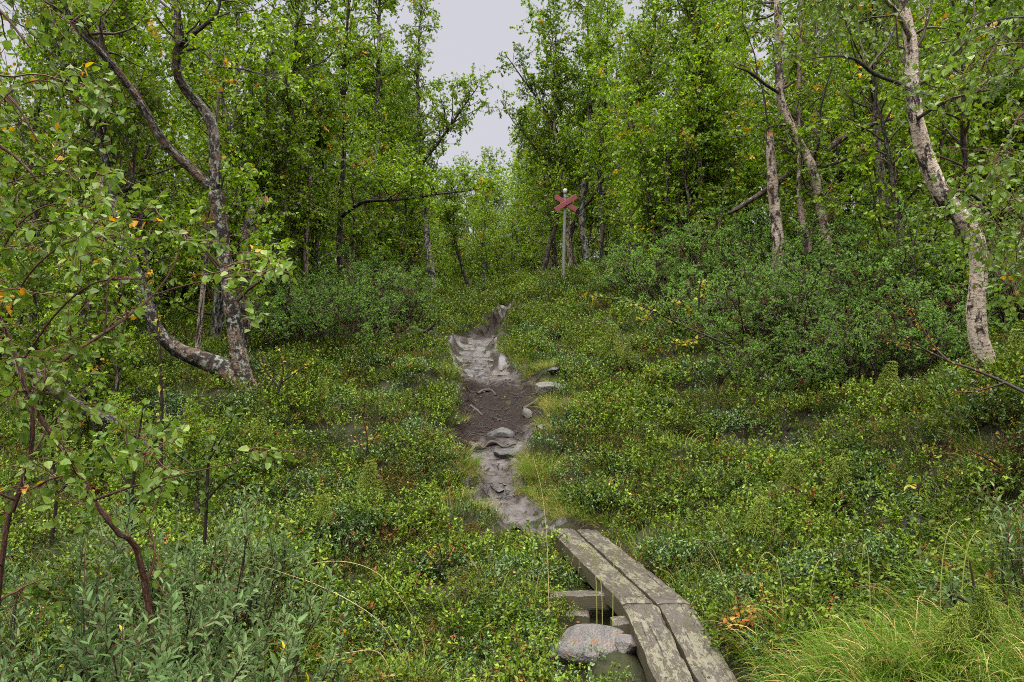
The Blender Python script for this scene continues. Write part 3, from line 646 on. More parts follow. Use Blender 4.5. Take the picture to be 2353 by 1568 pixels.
def overhang(label, foot, stempts, nb, nt, nl, seed, bias, ls=.04, d=3.3, Lb=1.0, bark='bark_mid', limbs=()):
    """a birch standing just outside the picture whose outer boughs hang into it"""
    rng = np.random.default_rng(seed); np.random.seed(seed)
    o = on_ground(*foot); o = tuple(o)
    root = thing('birch_tree', label, 'tree', o)
    s = resample([[o[0], o[1], o[2] - .2, .07], [o[0], o[1], o[2] + 1.2, .055]] + stempts, 30)
    mb = MB(); tubes(mb, s[:, :3], s[:, 3], 10, 0, .03, rng); mb.build('trunk', [M[bark]], root, o)
    st = []
    for lb in limbs:
        q = resample([[*P(u, v, dd), w] for u, v, dd, w in lb], 18); st.append(q)
        mb = MB(); tubes(mb, q[:, :3], q[:, 3], 7, 0, .02, rng); mb.build('limb', [M['bark_copper']], root, o)
    mb = MB(); crown(mb, rng, st or [s[8:]], nb, nt, nl, ls, Lb, .12, 5, -.16, -.05, bias=bias, yel=.012, twig_len=(.15, .35), taper=.3)
    mb.build('crown', [M['twig_red'], M['leaf_near']], root, o)
overhang('birch outside the upper left corner with big leafy boughs hanging in', (-420, 3.5), [[-3.2, 3.6, CZ + 1.0, .045], [-3.1, 3.7, CZ + 2.6, .02]], 50, 260, 1250, 141, (.35, -.1, -.15), .041, 3.3, .5,
         limbs=[[(-500, -50, 3.5, .02), (-200, -60, 3.4, .013), (-30, 0, 3.4, .008), (70, 110, 3.4, .004)], [(-500, 150, 3.5, .02), (-150, 130, 3.3, .012), (10, 210, 3.2, .007), (90, 330, 3.2, .003)],
                [(-500, 250, 3.5, .018), (-120, 290, 3.1, .010), (20, 350, 3.1, .006), (110, 440, 3.1, .003)], [(-400, -250, 3.5, .018), (-60, -120, 3.5, .010), (40, -90, 3.6, .006), (100, -60, 3.6, .003)]])
overhang('birch outside the upper right edge with dense green boughs hanging in', (2800, 4.6), [[4.0, 4.7, CZ + 1.2, .05], [3.9, 4.8, CZ + 3.0, .02]], 60, 330, 1900, 142, (-.35, -.1, -.2), .042, 4.4, .6,
         limbs=[[(2800, 200, 4.6, .02), (2500, 200, 4.5, .012), (2350, 260, 4.4, .008), (2310, 360, 4.3, .004)], [(2800, 300, 4.6, .02), (2520, 360, 4.6, .012), (2380, 450, 4.6, .008), (2340, 560, 4.6, .004)],
                [(2800, 480, 4.6, .02), (2520, 540, 4.8, .012), (2400, 620, 4.9, .008), (2350, 700, 5, .004)], [(2800, -50, 4.6, .02), (2500, -20, 4.4, .012), (2330, 60, 4.3, .008), (2260, 150, 4.2, .004)]])

def rowan():
    rng = np.random.default_rng(151); np.random.seed(151)
    o = tuple(on_ground(2750, 4.0)); root = thing('rowan_tree', 'rowan with feathery light green leaves reaching into the upper right corner', 'tree', o)
    s = resample([[o[0], o[1], o[2] - .1, .05], [o[0] - .1, o[1], CZ + .8, .035], [3.2, 4.1, CZ + 2.6, .012]], 24)
    mb = MB(); tubes(mb, s[:, :3], s[:, 3], 8, 0, .02, rng); mb.build('trunk', [M['bark_grey']], root, o)
    st = []
    for lb in [[(2680, 120, 4.0, .014), (2480, 60, 3.9, .008), (2330, 40, 3.8, .005), (2230, 70, 3.7, .003)], [(2690, 180, 4.0, .012), (2500, 150, 3.9, .008), (2370, 150, 3.8, .004), (2280, 180, 3.8, .003)], [(2690, 40, 4, .012), (2480, -40, 3.9, .007), (2330, -40, 3.8, .004), (2200, 0, 3.8, .003)]]:
        q = resample([[*P(u, v, d), w] for u, v, d, w in lb], 18); st.append(q)
        mb = MB(); tubes(mb, q[:, :3], q[:, 3], 6, 0, 0); mb.build('limb', [M['bark_grey']], root, o)
    mb = MB(); N_ = 60; n_p = 15
    for q in st:
        i = np.zeros(N_ // 3, int); t = rng.random(N_ // 3) ** .6; b, tg = along(q[None, :, :3], i, t)
        d = nrm(rng.standard_normal((len(i), 3)) * .8 + np.array([-.5, -.2, -.3]))
        R = walk(rng, b, d, rng.uniform(.14, .20, len(i)), n_p, .05, -.06); tubes(mb, R, np.full((len(i), n_p), .0011), 3, 0)
        for k in range(3, n_p):
            tgk = nrm(R[:, k] - R[:, k - 1]); up = np.array([0, 0, 1.0]); sd = nrm(np.cross(tgk, up + .2 * rng.standard_normal((len(i), 3))))
            for sg in (-1, 1): leaves(mb, R[:, k], sd * sg + tgk * .55, np.cross(sd * sg, tgk) * sg * 1.0 + up * .3, .036 * (1.1 - .03 * k), .0115, np.clip(rng.random(len(i)), 0, 1), 1, 'willow', .2, .2)
    mb.build('crown', [M['twig_red'], M['rowan']], root, o)
rowan()

# ---------------------------------------------------------------- the wood behind: whole trees from eight grown ones, each copy its own object
def grown_tree(i, height, nst, nl, ls, bark, t0):
    rng = np.random.default_rng(200 + i); np.random.seed(200 + i)
    root = thing('birch_tree', 'x', 'tree', (0, -500 - 20 * i, 0))
    o = (0, 0, 0); stems = []
    for k in range(nst):
        a = rng.random() * 6.28; lean = rng.uniform(.05, .22); h = height * rng.uniform(.78, 1)
        pts = [[.08 * np.cos(a) * (nst > 1), .08 * np.sin(a) * (nst > 1), -.3, .085 / nst ** .3]]
        x, y = pts[0][0], pts[0][1]
        for j in range(1, 7):
            x += np.cos(a) * lean * h / 6 + rng.normal() * .09; y += np.sin(a) * lean * h / 6 + rng.normal() * .09; lean *= .8
            pts.append([x, y, h * j / 6, .075 / nst ** .3 * (1 - j / 6.4)])
        s = lumpy(resample(pts, 30), rng, .06); stems.append(s)
    mb = MB()
    for s in stems: tubes(mb, s[:, :3], s[:, 3], 8, 0, .03, rng)
    t = mb.build('trunk', [M[bark]], root)
    mb = MB(); crown(mb, rng, stems, 85, 950 if i < 5 else 600, nl, ls, 1.75 if i < 5 else 1.05, t0, 32)
    mb.build('crown', [M['twig'], M['leaf']], root)
    return root
GT = [grown_tree(0, 8.2, 1, 11500, .065, 'bark_mid', .14), grown_tree(1, 7.2, 2, 11500, .065, 'bark_grey', .10), grown_tree(2, 8.8, 1, 11500, .065, 'bark_pale', .18), grown_tree(3, 6.5, 3, 11500, .065, 'bark_dark', .08),
      grown_tree(4, 7.8, 2, 11500, .065, 'bark_dark', .12), grown_tree(5, 4.2, 2, 6500, .060, 'bark_mid', .05)]
FT = []
rg = np.random.default_rng(77)
def put(i, u, d, label, group, sc=1.0):
    p = on_ground(u, d, .0); o = dup(GT[i], tuple(p), rg.random() * 6.28, label, group, sc * rg.uniform(.93, 1.07)); FT.append(o)
def row(label, group, us, ds, kinds, jit=18, sc=1.0):
    for j, u in enumerate(us):
        put(kinds[j % len(kinds)], u + rg.uniform(-jit, jit), rg.uniform(*ds), label, group, sc)
row('leafy birch of the left wood, directly behind the forked dark birch', 'birches behind the forked birch', [40, 150, 260, 370, 480, 590], (12.5, 15), [1, 3, 4, 0, 1, 3], 22)
row('leafy birch of the left wood in the second rank behind the left juniper', 'birches behind the left juniper', [-60, 60, 180, 300, 420, 540, 650, 740], (16.5, 20), [0, 4, 2, 1, 3, 0, 4], 25)
row('leafy birch deep in the left wood, filling the canopy over the left juniper', 'birches deep in the left wood', [-40, 60, 160, 270, 370, 470, 560, 660, 740, 820, 900], (23, 30), [4, 0, 1, 2, 3, 4, 0], 20)
row('birch in the rank that closes the left edge of the sky gap', 'birches along the left of the sky gap', [800, 860, 915, 950, 975], (25, 31), [0, 4, 2, 0], 8)
row('low bushy birch between the trunks at the foot of the left wood', 'bushy young birches under the left wood', [30, 90, 160, 230, 300, 380, 460, 560, 600, 640, 700, 760, 820, 870, 905, 940], (15, 23), [5], 20)
row('leafy birch of the right wood in the rank just behind the trail marker', 'birches behind the trail marker', [1275, 1330, 1400, 1470, 1540], (27, 31), [0, 4, 1, 2], 10)
row('leafy birch of the right wood, standing above the junipers', 'birches above the right junipers', [1530, 1650, 1720, 1850, 1960, 2090, 2200, 2310], (16, 19.5), [3, 1, 4, 0, 3, 1, 4, 0], 22)
row('leafy birch deep in the right wood, up the bank behind the fallen log', 'birches deep in the right wood', [1440, 1520, 1600, 1690, 1780, 1880, 1970, 2060, 2150, 2240, 2330, 2420], (21, 27), [0, 1, 4, 2, 3], 20)
row('leafy birch at the back of the right bank, behind the big leaning birch', 'birches behind the leaning birch', [2130, 2230, 2330, 2420], (10.5, 13), [3, 1, 4, 1], 22)
row('low bushy birch filling the hollow to the left of the mossy birch clump', 'bushy young birches in the left hollow', [-40, 30, 100, 170, 240], (7.5, 10.5), [5], 22, .58)
row('knee high birch scrub between the copper sapling and the path', 'birch scrub left of the heath', [290, 390, 470], (6.2, 7.0), [5], 12, .26)
row('low bushy birch between the trunks at the foot of the right wood', 'bushy young birches under the right wood', [1620, 1500, 1570, 1540, 1560, 1640, 1690, 1740, 1800, 1850, 1910, 1960, 2010, 2060, 2150, 2220, 2290], (15.5, 20), [5], 20)
row('birch far back below the sky gap, small with distance', 'far birches closing the gap', [1005, 1035, 1060, 1085, 1105, 1130, 1155, 1180, 1205, 1235, 1270], (38, 50), [0, 4, 1, 2, 3, 0, 4, 1], 6, 1.02)
row('mid distance birch beside the trail beyond the crest', 'birches beside the trail beyond the crest', [905, 950, 995, 1225, 1260, 1290, 1340], (33, 40), [0, 1, 4, 2, 0, 4], 8)
row('middle sized birch standing right at the closed end of the sky gap', 'birches at the closed end of the gap', [1020, 1050, 1080, 1110, 1140, 1170, 1200], (32, 37), [1, 3, 4], 8, .7)
put(2, 1312, 25.5, 'tall slim birch beyond the trail marker, overhanging the right of the sky gap', None, 1.18)
put(0, 1262, 30, 'birch in the gap between the trail marker and the leaning dark birch, farther back', None, 1.1)
row('birch far back in the right wood, beyond the trail marker', 'far birches of the right wood', list(range(1300, 1760, 42)), (38, 50), [0, 4, 1, 3, 2], 12)
row('low bushy birch far back among the trunks right of the trail marker', 'far bushes of the right wood', list(range(1280, 1640, 36)), (30, 42), [5], 10, .9)
row('birch far back in the left wood, beyond the mottled white trunk', 'far birches of the left wood', list(range(560, 1000, 48)), (38, 50), [4, 0, 1, 3], 12)
row('low birch bush at the end of the trail below the sky gap', 'low bushes at the end of the trail', [1020, 1060, 1100, 1130, 1165, 1200, 1235], (36, 46), [5], 8, .9)
for g_ in GT:
    for c_ in list(g_.children): bpy.data.objects.remove(c_)
    bpy.data.objects.remove(g_)

# ------------------------------------------------------------------ scattered ground cover (uncountable): geometry nodes on points
def scatter(name, label, pts, rot, scl, idx, meshes):
    col = bpy.data.collections.new(name + '_sources')
    for i, me in enumerate(meshes):
        col.objects.link(bpy.data.objects.new('%s_source_%02d' % (name, i), me))
    me = bpy.data.meshes.new(name); me.vertices.add(len(pts)); me.vertices.foreach_set('co', np.asarray(pts, np.float32).ravel())
    a = me.attributes.new('rot', 'FLOAT_VECTOR', 'POINT'); a.data.foreach_set('vector', np.asarray(rot, np.float32).ravel())
    a = me.attributes.new('scl', 'FLOAT', 'POINT'); a.data.foreach_set('value', np.asarray(scl, np.float32))
    a = me.attributes.new('idx', 'INT', 'POINT'); a.data.foreach_set('value', np.asarray(idx, np.int32))
    o = bpy.data.objects.new(name, me); COL.objects.link(o); tag(o, label, None, None, 'stuff')
    g = bpy.data.node_groups.new(name, 'GeometryNodeTree')
    g.interface.new_socket('Geometry', in_out='INPUT', socket_type='NodeSocketGeometry'); g.interface.new_socket('Geometry', in_out='OUTPUT', socket_type='NodeSocketGeometry')
    def N(t): return g.nodes.new(t)
    gi, go = N('NodeGroupInput'), N('NodeGroupOutput'); ci = N('GeometryNodeCollectionInfo'); ci.inputs['Collection'].default_value = col
    ci.inputs['Separate Children'].default_value = True; ci.inputs['Reset Children'].default_value = True
    ip = N('GeometryNodeInstanceOnPoints'); ip.inputs['Pick Instance'].default_value = True
    def na(nm, ty): n = N('GeometryNodeInputNamedAttribute'); n.data_type = ty; n.inputs['Name'].default_value = nm; return n.outputs['Attribute']
    e2r = N('FunctionNodeEulerToRotation'); l = g.links.new
    l(gi.outputs[0], ip.inputs['Points']); l(ci.outputs[0], ip.inputs['Instance']); l(na('idx', 'INT'), ip.inputs['Instance Index'])
    l(na('rot', 'FLOAT_VECTOR'), e2r.inputs[0]); l(e2r.outputs[0], ip.inputs['Rotation']); l(na('scl', 'FLOAT'), ip.inputs['Scale']); l(ip.outputs[0], go.inputs[0])
    md = o.modifiers.new('scatter', 'NODES'); md.node_group = g
    return o

def shrub_patch(rng, nst, h, R, per, ls, asp, mi_hue, shape='birch', tw=.0011, spread=.5, up=.5, curl=.1, t0=.3):
    """a patch of little stems, leafed over their upper part"""
    mb = MB(); a = rng.random(nst) * 6.28; rr = R * np.sqrt(rng.random(nst)); b = np.stack([rr * np.cos(a), rr * np.sin(a), -.03 + 0 * a], -1)
    hs = h * rng.uniform(.45, 1.15, nst) * (1.1 - .45 * (rr / R) ** 2)
    d = np.stack([np.cos(a) * rr / R * spread, np.sin(a) * rr / R * spread, np.ones(nst)], -1) + .25 * rng.standard_normal((nst, 3))
    T = walk(rng, b, d, hs, 5, .18, .1); tubes(mb, T, np.full((nst, 5), tw), 3, 0)
    n = nst * per; i = np.repeat(np.arange(nst), per); t = rng.uniform(t0, 1, n)
    q, tg = along(T, i, t)
    d = nrm(rng.standard_normal((n, 3)) * .9 + tg * up); nn = nrm(rng.standard_normal((n, 3)) * .4 + np.array([0, 0, 1.]))
    hs_ = rng.random(nst) * .5; hue = np.clip(mi_hue[0] + (mi_hue[1] - mi_hue[0]) * (hs_[i] + .5 * rng.random(n)), 0, 1)
    red = rng.random(nst) < mi_hue[2]; hue = np.where(red[i], .9 + .1 * rng.random(n), hue)
    ln = ls * rng.uniform(.7, 1.25, n); leaves(mb, q, d, nn, ln, ln * asp, hue, 1, shape, .2, curl)
    return mb

rs = np.random.default_rng(5)
def pm(mb, name, mats): return mb.mesh(name, mats)
bil = [pm(shrub_patch(rs, 40, .27, .18, 10, .028, .58, (0, .88, .05), up=.95, t0=.55), 'bilberry_patch', [M['twig'], M['bilberry']]) for _ in range(4)]
lin = [pm(shrub_patch(rs, 46, .16, .17, 11, .023, .55, (0, .9, .015), up=.7, t0=.5), 'lingonberry_patch', [M['twig'], M['lingon']]) for _ in range(4)]
cro = [pm(shrub_patch(rs, 80, .13, .19, 18, .013, .36, (.05, .95, .09), 'quad', up=.8), 'crowberry_patch', [M['twig'], M['crow']]) for _ in range(4)]
mos = [pm(shrub_patch(rs, 120, .06, .2, 12, .013, .3, (0, .9, .05), 'quad', up=1.2), 'moss_patch', [M['moss'], M['moss']]) for _ in range(3)]
def blades(rng, n, h, R, hue, lean=.5, bend=-.5, w=.004, K=6, dry=.1):
    mb = MB(); a = rng.random(n) * 6.28; rr = R * np.sqrt(rng.random(n)); b = np.stack([rr * np.cos(a), rr * np.sin(a), -.03 + 0 * a], -1)
    d = np.stack([np.cos(a) * lean, np.sin(a) * lean, np.ones(n)], -1) + .3 * rng.standard_normal((n, 3)) * lean
    T = walk(rng, b, d, h * rng.uniform(.5, 1.2, n), K, .07, bend)
    tg = nrm(np.gradient(T, axis=1)); s = nrm(np.cross(tg, nrm(rng.standard_normal((n, 1, 3)))))
    ww = w * np.linspace(1, .12, K)[None, :, None] / 2
    V = np.stack([T - s * ww, T + s * ww], 2); t = np.zeros((n, K, 2, 4)); hb = hue[0] + (hue[1] - hue[0]) * rng.random(n)
    hb = np.where(rng.random(n) < dry, rng.uniform(.82, 1, n), hb); t[..., 0] = hb[:, None, None]; t[..., 2] = rng.random(n)[:, None, None]
    k = np.arange(n * K * 2).reshape(n, K, 2); q = np.stack([k[:, :-1, 0], k[:, :-1, 1], k[:, 1:, 1], k[:, 1:, 0]], -1).reshape(-1, 4)
    mb.add(V.reshape(-1, 3), q, t.reshape(-1, 4), 0, True); return mb
gra = [pm(blades(rs, 64, .32, .13, (0, .8), .6, -.6, .0058, 7, .2), 'grass_tuft', [M['grass']]) for _ in range(4)]
sedge = [pm(blades(rs, 34, .42, .10, (.1, .8), .35, -.5, .006, 7, .08), 'sedge_tuft', [M['grass']]) for _ in range(3)]

vgr = [pm(blades(rs, 110, .28, .13, (.1, 1), .55, -.5, .0035, 6, .25), 'verge_tuft', [M['grass']]) for _ in range(4)]
def field(n, ylo, yhi, seed, pw=1.0):
    r = np.random.default_rng(seed); y = ylo + (yhi - ylo) * r.random(n) ** pw; w = y * .66 + .8
    x = r.uniform(-1, 1, n) * w; return x, y, r
def blocked(x, y, m=.0):
    """under the boards or on the bare path"""
    u = CX + F * x / y
    xl = np.interp(y, [3.2, 4.35, 5.2, 7.3], [.79, .796, .715, .337]); xr_ = np.interp(y, [3.2, 4.35, 5.2, 7.3], [1.24, 1.24, 1.16, .78])
    bd = (y < 7.35) & (x > xl - .10) & (x < xr_ + .14)
    return (path_in(x, y) > -.05 - m) | bd
def cover(name, label, n, ylo, yhi, seed, meshes, thr, sc, noise_seed, noise_scale, invert=False, extra=None, m=.0, pw=.85):
    x, y, r = field(n, ylo, yhi, seed, pw)
    k = ~blocked(x, y, m); f = fuzz(x, y, noise_seed, noise_scale, 3); k &= ((f < thr) if invert else (f > thr)) | (r.random(n) < .06)
    if extra is not None: k &= extra(x, y)
    x, y, f = x[k], y[k], f[k]; N_ = len(x); z = H(x, y)
    s = r.uniform(.75, 1.25, N_) * sc * np.interp(y, [4, 14, 26], [1, 1.1, 1.45])
    near_path = np.clip(-path_in(x, y) / .3, .4, 1); s = s * near_path
    u_ = CX + F * x / y; s = np.where((y > 4.55) & (y < 5.8) & (u_ > 1225) & (x < .75), s * .42, s)
    ex = .04; gx = (H0(x + .1, y) - H0(x - .1, y)) / .2; gy = (H0(x, y + .1) - H0(x, y - .1)) / .2
    rot = np.stack([np.arctan(gy) * .7 + r.normal(0, .08, N_), -np.arctan(gx) * .7 + r.normal(0, .08, N_), r.random(N_) * 6.28], -1)
    rot[:, 2] = r.random(N_) * 6.28; rot[:, :2] = r.normal(0, .12, (N_, 2))
    return scatter(name, label, np.stack([x, y, z], -1), rot, s, r.integers(0, len(meshes), N_), meshes)
grassy = lambda x, y: (CX + F * x / y > 1700) & (y < 4.7 + .3 * fuzz(x, y, 91, 1.2))
notgrassy = lambda x, y: ~((CX + F * x / y > 1750) & (y < 4.3))
cover('bilberry_shrubs', 'knee low light green bilberry shrubs carpeting the slope', 10000, 3.0, 27, 31, bil, -.05, 1.0, 61, 1.3, extra=notgrassy)
cover('lingonberry_shrubs', 'small glossy dark green lingonberry shrubs in patches', 7500, 3.0, 22, 32, lin, .0, 1.05, 62, 1.3, extra=notgrassy)
cover('crowberry_shrubs', 'dark fine leaved crowberry mats between the other shrubs', 10000, 3.0, 24, 33, cro, -.06, 1.1, 63, 1.5, extra=notgrassy)
wit = [pm(shrub_patch(rs, 40, .20, .18, 9, .022, .5, (0, 1, 0)), 'withered_patch', [M['twig'], M['wither']]) for _ in range(3)]
cover('withered_shrubs', 'reddish brown withering shrubs in patches between the green ones', 2600, 3.4, 19, 38, wit, .40, 1.0, 67, 1.1, extra=notgrassy)
cover('moss', 'yellowish green moss cushions on the ground', 3000, 3.0, 20, 34, mos, -.25, 1.15, 64, 1.9, m=.0)
cover('grass', 'fresh green grass growing in the lower right corner', 1700, 2.6, 5.2, 35, gra, -2, 1.0, 65, 1.0, extra=grassy, pw=1)
cover('thin_grass', 'sparse long grass blades among the shrubs', 1500, 3.0, 15, 36, sedge, .12, .8, 66, 1.6, pw=1.3, m=0)
# grass verge along the right of the path
r = np.random.default_rng(8); n = 330; y = r.uniform(7.3, 12.8, n); xx = np.interp(y, pd_, pxr) + r.exponential(.20, n) - .02
k = (r.random(n) < np.interp(y, [7.3, 8.6, 10.2, 12.8], [.75, .9, .6, .15]))
x2 = np.interp(y, pd_, pxl) - r.exponential(.08, n); k2 = (r.random(n) < np.interp(y, [7.3, 7.7, 8.3, 8.6, 12], [.1, .4, .35, .08, .1]))
x, y = np.concatenate([xx[k], x2[k2]]), np.concatenate([y[k], y[k2]]); n = len(x)
scatter('verge_grass', 'wispy yellow green grass along the edges of the muddy path', np.stack([x, y, H(x, y)], -1), np.stack([r.normal(0, .2, n), r.normal(0, .2, n), r.random(n) * 6.28], -1), r.uniform(.35, .8, n), r.integers(0, 4, n), vgr)
# litter on the mud, fallen leaves among the shrubs
mb = MB(); r = np.random.default_rng(9); n = 1500; y = 8 + 5 * r.random(n) ** 1.0; t = r.uniform(-.02, 1.02, n) ** 1.0
x = np.interp(y, pd_, pxl) * (1 - t) + np.interp(y, pd_, pxr) * t; z = H(x, y) + .022; a = r.random(n) * 6.28
k = (r.random(n) < np.interp(y, [8, 9, 9.4, 10.8, 11.6, 13], [.4, .5, 1, 1, .5, .15])); x, y, z, a = x[k], y[k], z[k], a[k]; n = len(x)
T = walk(r, np.stack([x, y, z], -1), np.stack([np.cos(a), np.sin(a), r.normal(0, .12, n)], -1), r.uniform(.04, .16, n), 5, .25, -.02); T[:, :, 2] = H(T[:, :, 0], T[:, :, 1]) + .016 + .012 * r.random((n, 1))
tubes(mb, T, np.full((n, 5), 1) * r.uniform(.0015, .0045, n)[:, None], 4, 0)
tag(mb.build('twig_litter', [M['root']]), 'dark bits of twig and root trodden into the mud', None, None, 'stuff')
mb = MB(); n = 420; y = 3.5 + 13 * r.random(n); x = r.uniform(-.62, .62, n) * y; k = np.abs(x) < 20; z = H(x, y) + np.where(path_in(x, y) > 0, .025, r.uniform(.05, .2, n))
k = ~((y < 7.3) & blocked(x, y)); x, y, z = x[k], y[k], z[k]; n = len(x); a = r.random(n) * 6.28
np.random.seed(3); leaves(mb, np.stack([x, y, z], -1), np.stack([np.cos(a), np.sin(a), r.normal(0, .3, n)], -1), nrm(r.normal(0, .4, (n, 3)) + np.array([0, 0, 1])), r.uniform(.02, .042, n), r.uniform(.018, .03, n), r.random(n), 0, 'birch', .15, .25)
tag(mb.build('fallen_leaves', [M['redleaf']]), 'scattered yellow and rust coloured fallen birch leaves', None, None, 'stuff')

# grit and pebbles on the path
mb = MB(); r = np.random.default_rng(19); n = 190; y = 7.6 + 6.6 * r.random(n); t = np.clip(r.normal(.62, .3, n), 0, 1); x = np.interp(y, pd_, pxl) * (1 - t) + np.interp(y, pd_, pxr) * t
ic = np.array([[1, 0, 0], [0, 1, 0], [-1, 0, 0], [0, -1, 0], [0, 0, 1], [.7, .7, .55], [-.7, .7, .5], [-.7, -.7, .55], [.7, -.7, .5], [0, 0, -1]], float)
fc = np.array([[0, 5, 8], [1, 6, 5], [2, 7, 6], [3, 8, 7], [4, 5, 6], [4, 6, 7], [4, 7, 8], [4, 8, 5], [0, 1, 5], [1, 2, 6], [2, 3, 7], [3, 0, 8], [9, 1, 0], [9, 2, 1], [9, 3, 2], [9, 0, 3]])
sz = r.lognormal(-4.6, .5, n)[:, None, None] * np.array([1.2, 1, .55]) * (1 + .25 * r.standard_normal((n, 10, 3))); V = ic[None] * sz
V[..., 0] += x[:, None]; V[..., 1] += y[:, None]; V[..., 2] += (H(x, y) + .016)[:, None]
mb.add(V.reshape(-1, 3), (np.arange(n)[:, None, None] * 10 + fc[None]).reshape(-1, 3), (0, 0, 0, 1)); tag(mb.build('pebbles', [M['rock_dark']]), 'grit and small stones lying in the mud of the path', None, None, 'stuff')

# ------------------------------------------------------------------ boardwalk
def plank(fl, fr, nl, nr, th, parent, o, seed, name='plank', mt='wood'):
    """a heavy board from its four top corners (far left, far right, near left, near right), worn edges"""
    r = np.random.default_rng(seed); fl, fr, nl, nr = map(np.array, (fl, fr, nl, nr)); L_ = np.linalg.norm(nl - fl); Wd = np.linalg.norm(fr - fl)
    na_, nc = 64, 9; t = np.linspace(0, 1, na_)[:, None, None]; s = np.linspace(0, 1, nc)[None, :, None]
    top = (fl * (1 - s) + fr * s) * (1 - t) + (nl * (1 - s) + nr * s) * t
    X_, Y_ = s[..., 0] * Wd + 0 * t[..., 0], t[..., 0] * L_ + 0 * s[..., 0]
    top[..., 2] += .003 * fuzz(X_ * 6, Y_, seed, .35, 2) + .002 * fuzz(X_, Y_ * 4, seed + 1, .08, 2)
    ed = np.minimum(s, 1 - s)[..., 0] * Wd; top[..., 2] -= .011 * np.exp(-(ed / .008)) + .008 * np.exp(-ed / .014) * np.clip(fuzz(X_, Y_, seed + 2, .18, 3), 0, 1)
    ec = np.minimum(t, 1 - t)[..., 0] * L_; top[..., 2] -= .008 * np.exp(-ec / .012)
    wob = .006 * fuzz(0 * Y_[:, :1], Y_[:, :1], seed + 3, .3, 3)
    sd = nrm(fr - fl); top[:, :1] += sd * wob[..., None]; top[:, -1:] += sd * .006 * fuzz(0 * Y_[:, :1] + 5, Y_[:, :1], seed + 4, .3, 3)[..., None]
    bot = top.copy(); bot[..., 2] = top[..., 2] - th
    V = np.concatenate([top.reshape(-1, 3), bot.reshape(-1, 3)]); n = na_ * nc; k = np.arange(n).reshape(na_, nc)
    q = [np.stack([k[:-1, :-1], k[1:, :-1], k[1:, 1:], k[:-1, 1:]], -1).reshape(-1, 4)]; b = k + n
    q.append(np.stack([b[:-1, :-1], b[:-1, 1:], b[1:, 1:], b[1:, :-1]], -1).reshape(-1, 4))
    for e in (k[:, 0], k[::-1, -1], k[0, ::-1], k[-1, :]):
        q.append(np.stack([e[:-1], e[:-1] + n, e[1:] + n, e[1:]], -1))
    tn = np.zeros((n, 4)); tn[:, 0] = X_.ravel(); tn[:, 1] = Y_.ravel(); tn[:, 3] = seed * 3.7
    t2 = tn.copy(); t2[:, 2] = -th; t2[:, 0] += 0
    mb = MB(); mb.add(V, q, np.concatenate([tn, t2]), 0, False); return mb.build(name, [M[mt]], parent, o)
def q3(u, v, d): return P(u, v, d)
o = tuple(P(1500, 1384, 5.2) - np.array([0, 0, .4]))
bw = thing('boardwalk', 'weathered grey plank boardwalk bending over the wet ground in front', 'boardwalk', o)
A1, A2, A3, A4 = q3(1261, 1212, 7.3), q3(1317, 1213, 7.3), q3(1323, 1214, 7.28), q3(1373, 1216, 7.26)
B1, B2, B3, B4 = q3(1430, 1383, 5.21), q3(1502, 1383, 5.21), q3(1510, 1383, 5.21), q3(1586, 1383, 5.21)
C1, C2, C3, C4 = q3(1511, 1568, 4.35), q3(1598, 1568, 4.35), q3(1609, 1568, 4.35), q3(1698, 1568, 4.35)
plank(A1, A2, B1, B2, .11, bw, o, 1); plank(A3, A4, B3, B4, .105, bw, o, 2)
D = np.array([0, -.012, .004])
def ext(b, c): return c + (c - b) * 1.3
plank(q3(1432, 1385, 5.195), q3(1509, 1385, 5.195), ext(B1, C1), ext(q3(1509, 1385, 5.195), C2), .11, bw, o, 3); plank(q3(1514, 1385, 5.195), q3(1588, 1385, 5.195), ext(q3(1514, 1385, 5.195), C3), ext(B4, C4), .10, bw, o, 4)
def beam(name, pa, pb, wd, th, seed):
    """a squared timber lying from pa to pb (centres of its top face)"""
    pa, pb = np.array(pa), np.array(pb); s = nrm(np.cross(pb - pa, [0, 0, 1])) * wd / 2
    return plank(pa - s, pa + s, pb - s, pb + s, th, bw, o, seed, name)
zb = B1[2] - .115
c0 = q3(1263, 1362, 5.62); c1 = c0 + np.array([.72, .03, 0]); beam('crossbeam', c1, c0, .11, .095, 5)
beam('support_block', q3(1300, 1405, 5.55) + [.16, 0, 0], q3(1300, 1405, 5.55) + [-.02, 0, 0], .12, .11, 6)
b0 = q3(1402, 1422, 5.1); beam('support_block', b0 + [.5, .02, 0], b0 + [.01, 0, 0], .14, .15, 7)

for fl_, fr_, nl_, nr_ in ((A1, A2, B1, B2), (A3, A4, B3, B4), (B1, B2, C1, C2), (B3, B4, C3, C4)):
    for t_ in (.04, .95):
        for s_ in (.28, .72):
            c = (fl_ * (1 - s_) + fr_ * s_) * (1 - t_) + (nl_ * (1 - s_) + nr_ * s_) * t_ + np.array([0, 0, -.004]); mb = MB()
            tubes(mb, np.array([c, c + [0, 0, .004], c + [0, 0, .0075]]), np.array([.0085, .0085, .005]), 8, 0, cap=True); mb.build('nail_head', [M['root']], bw, o)

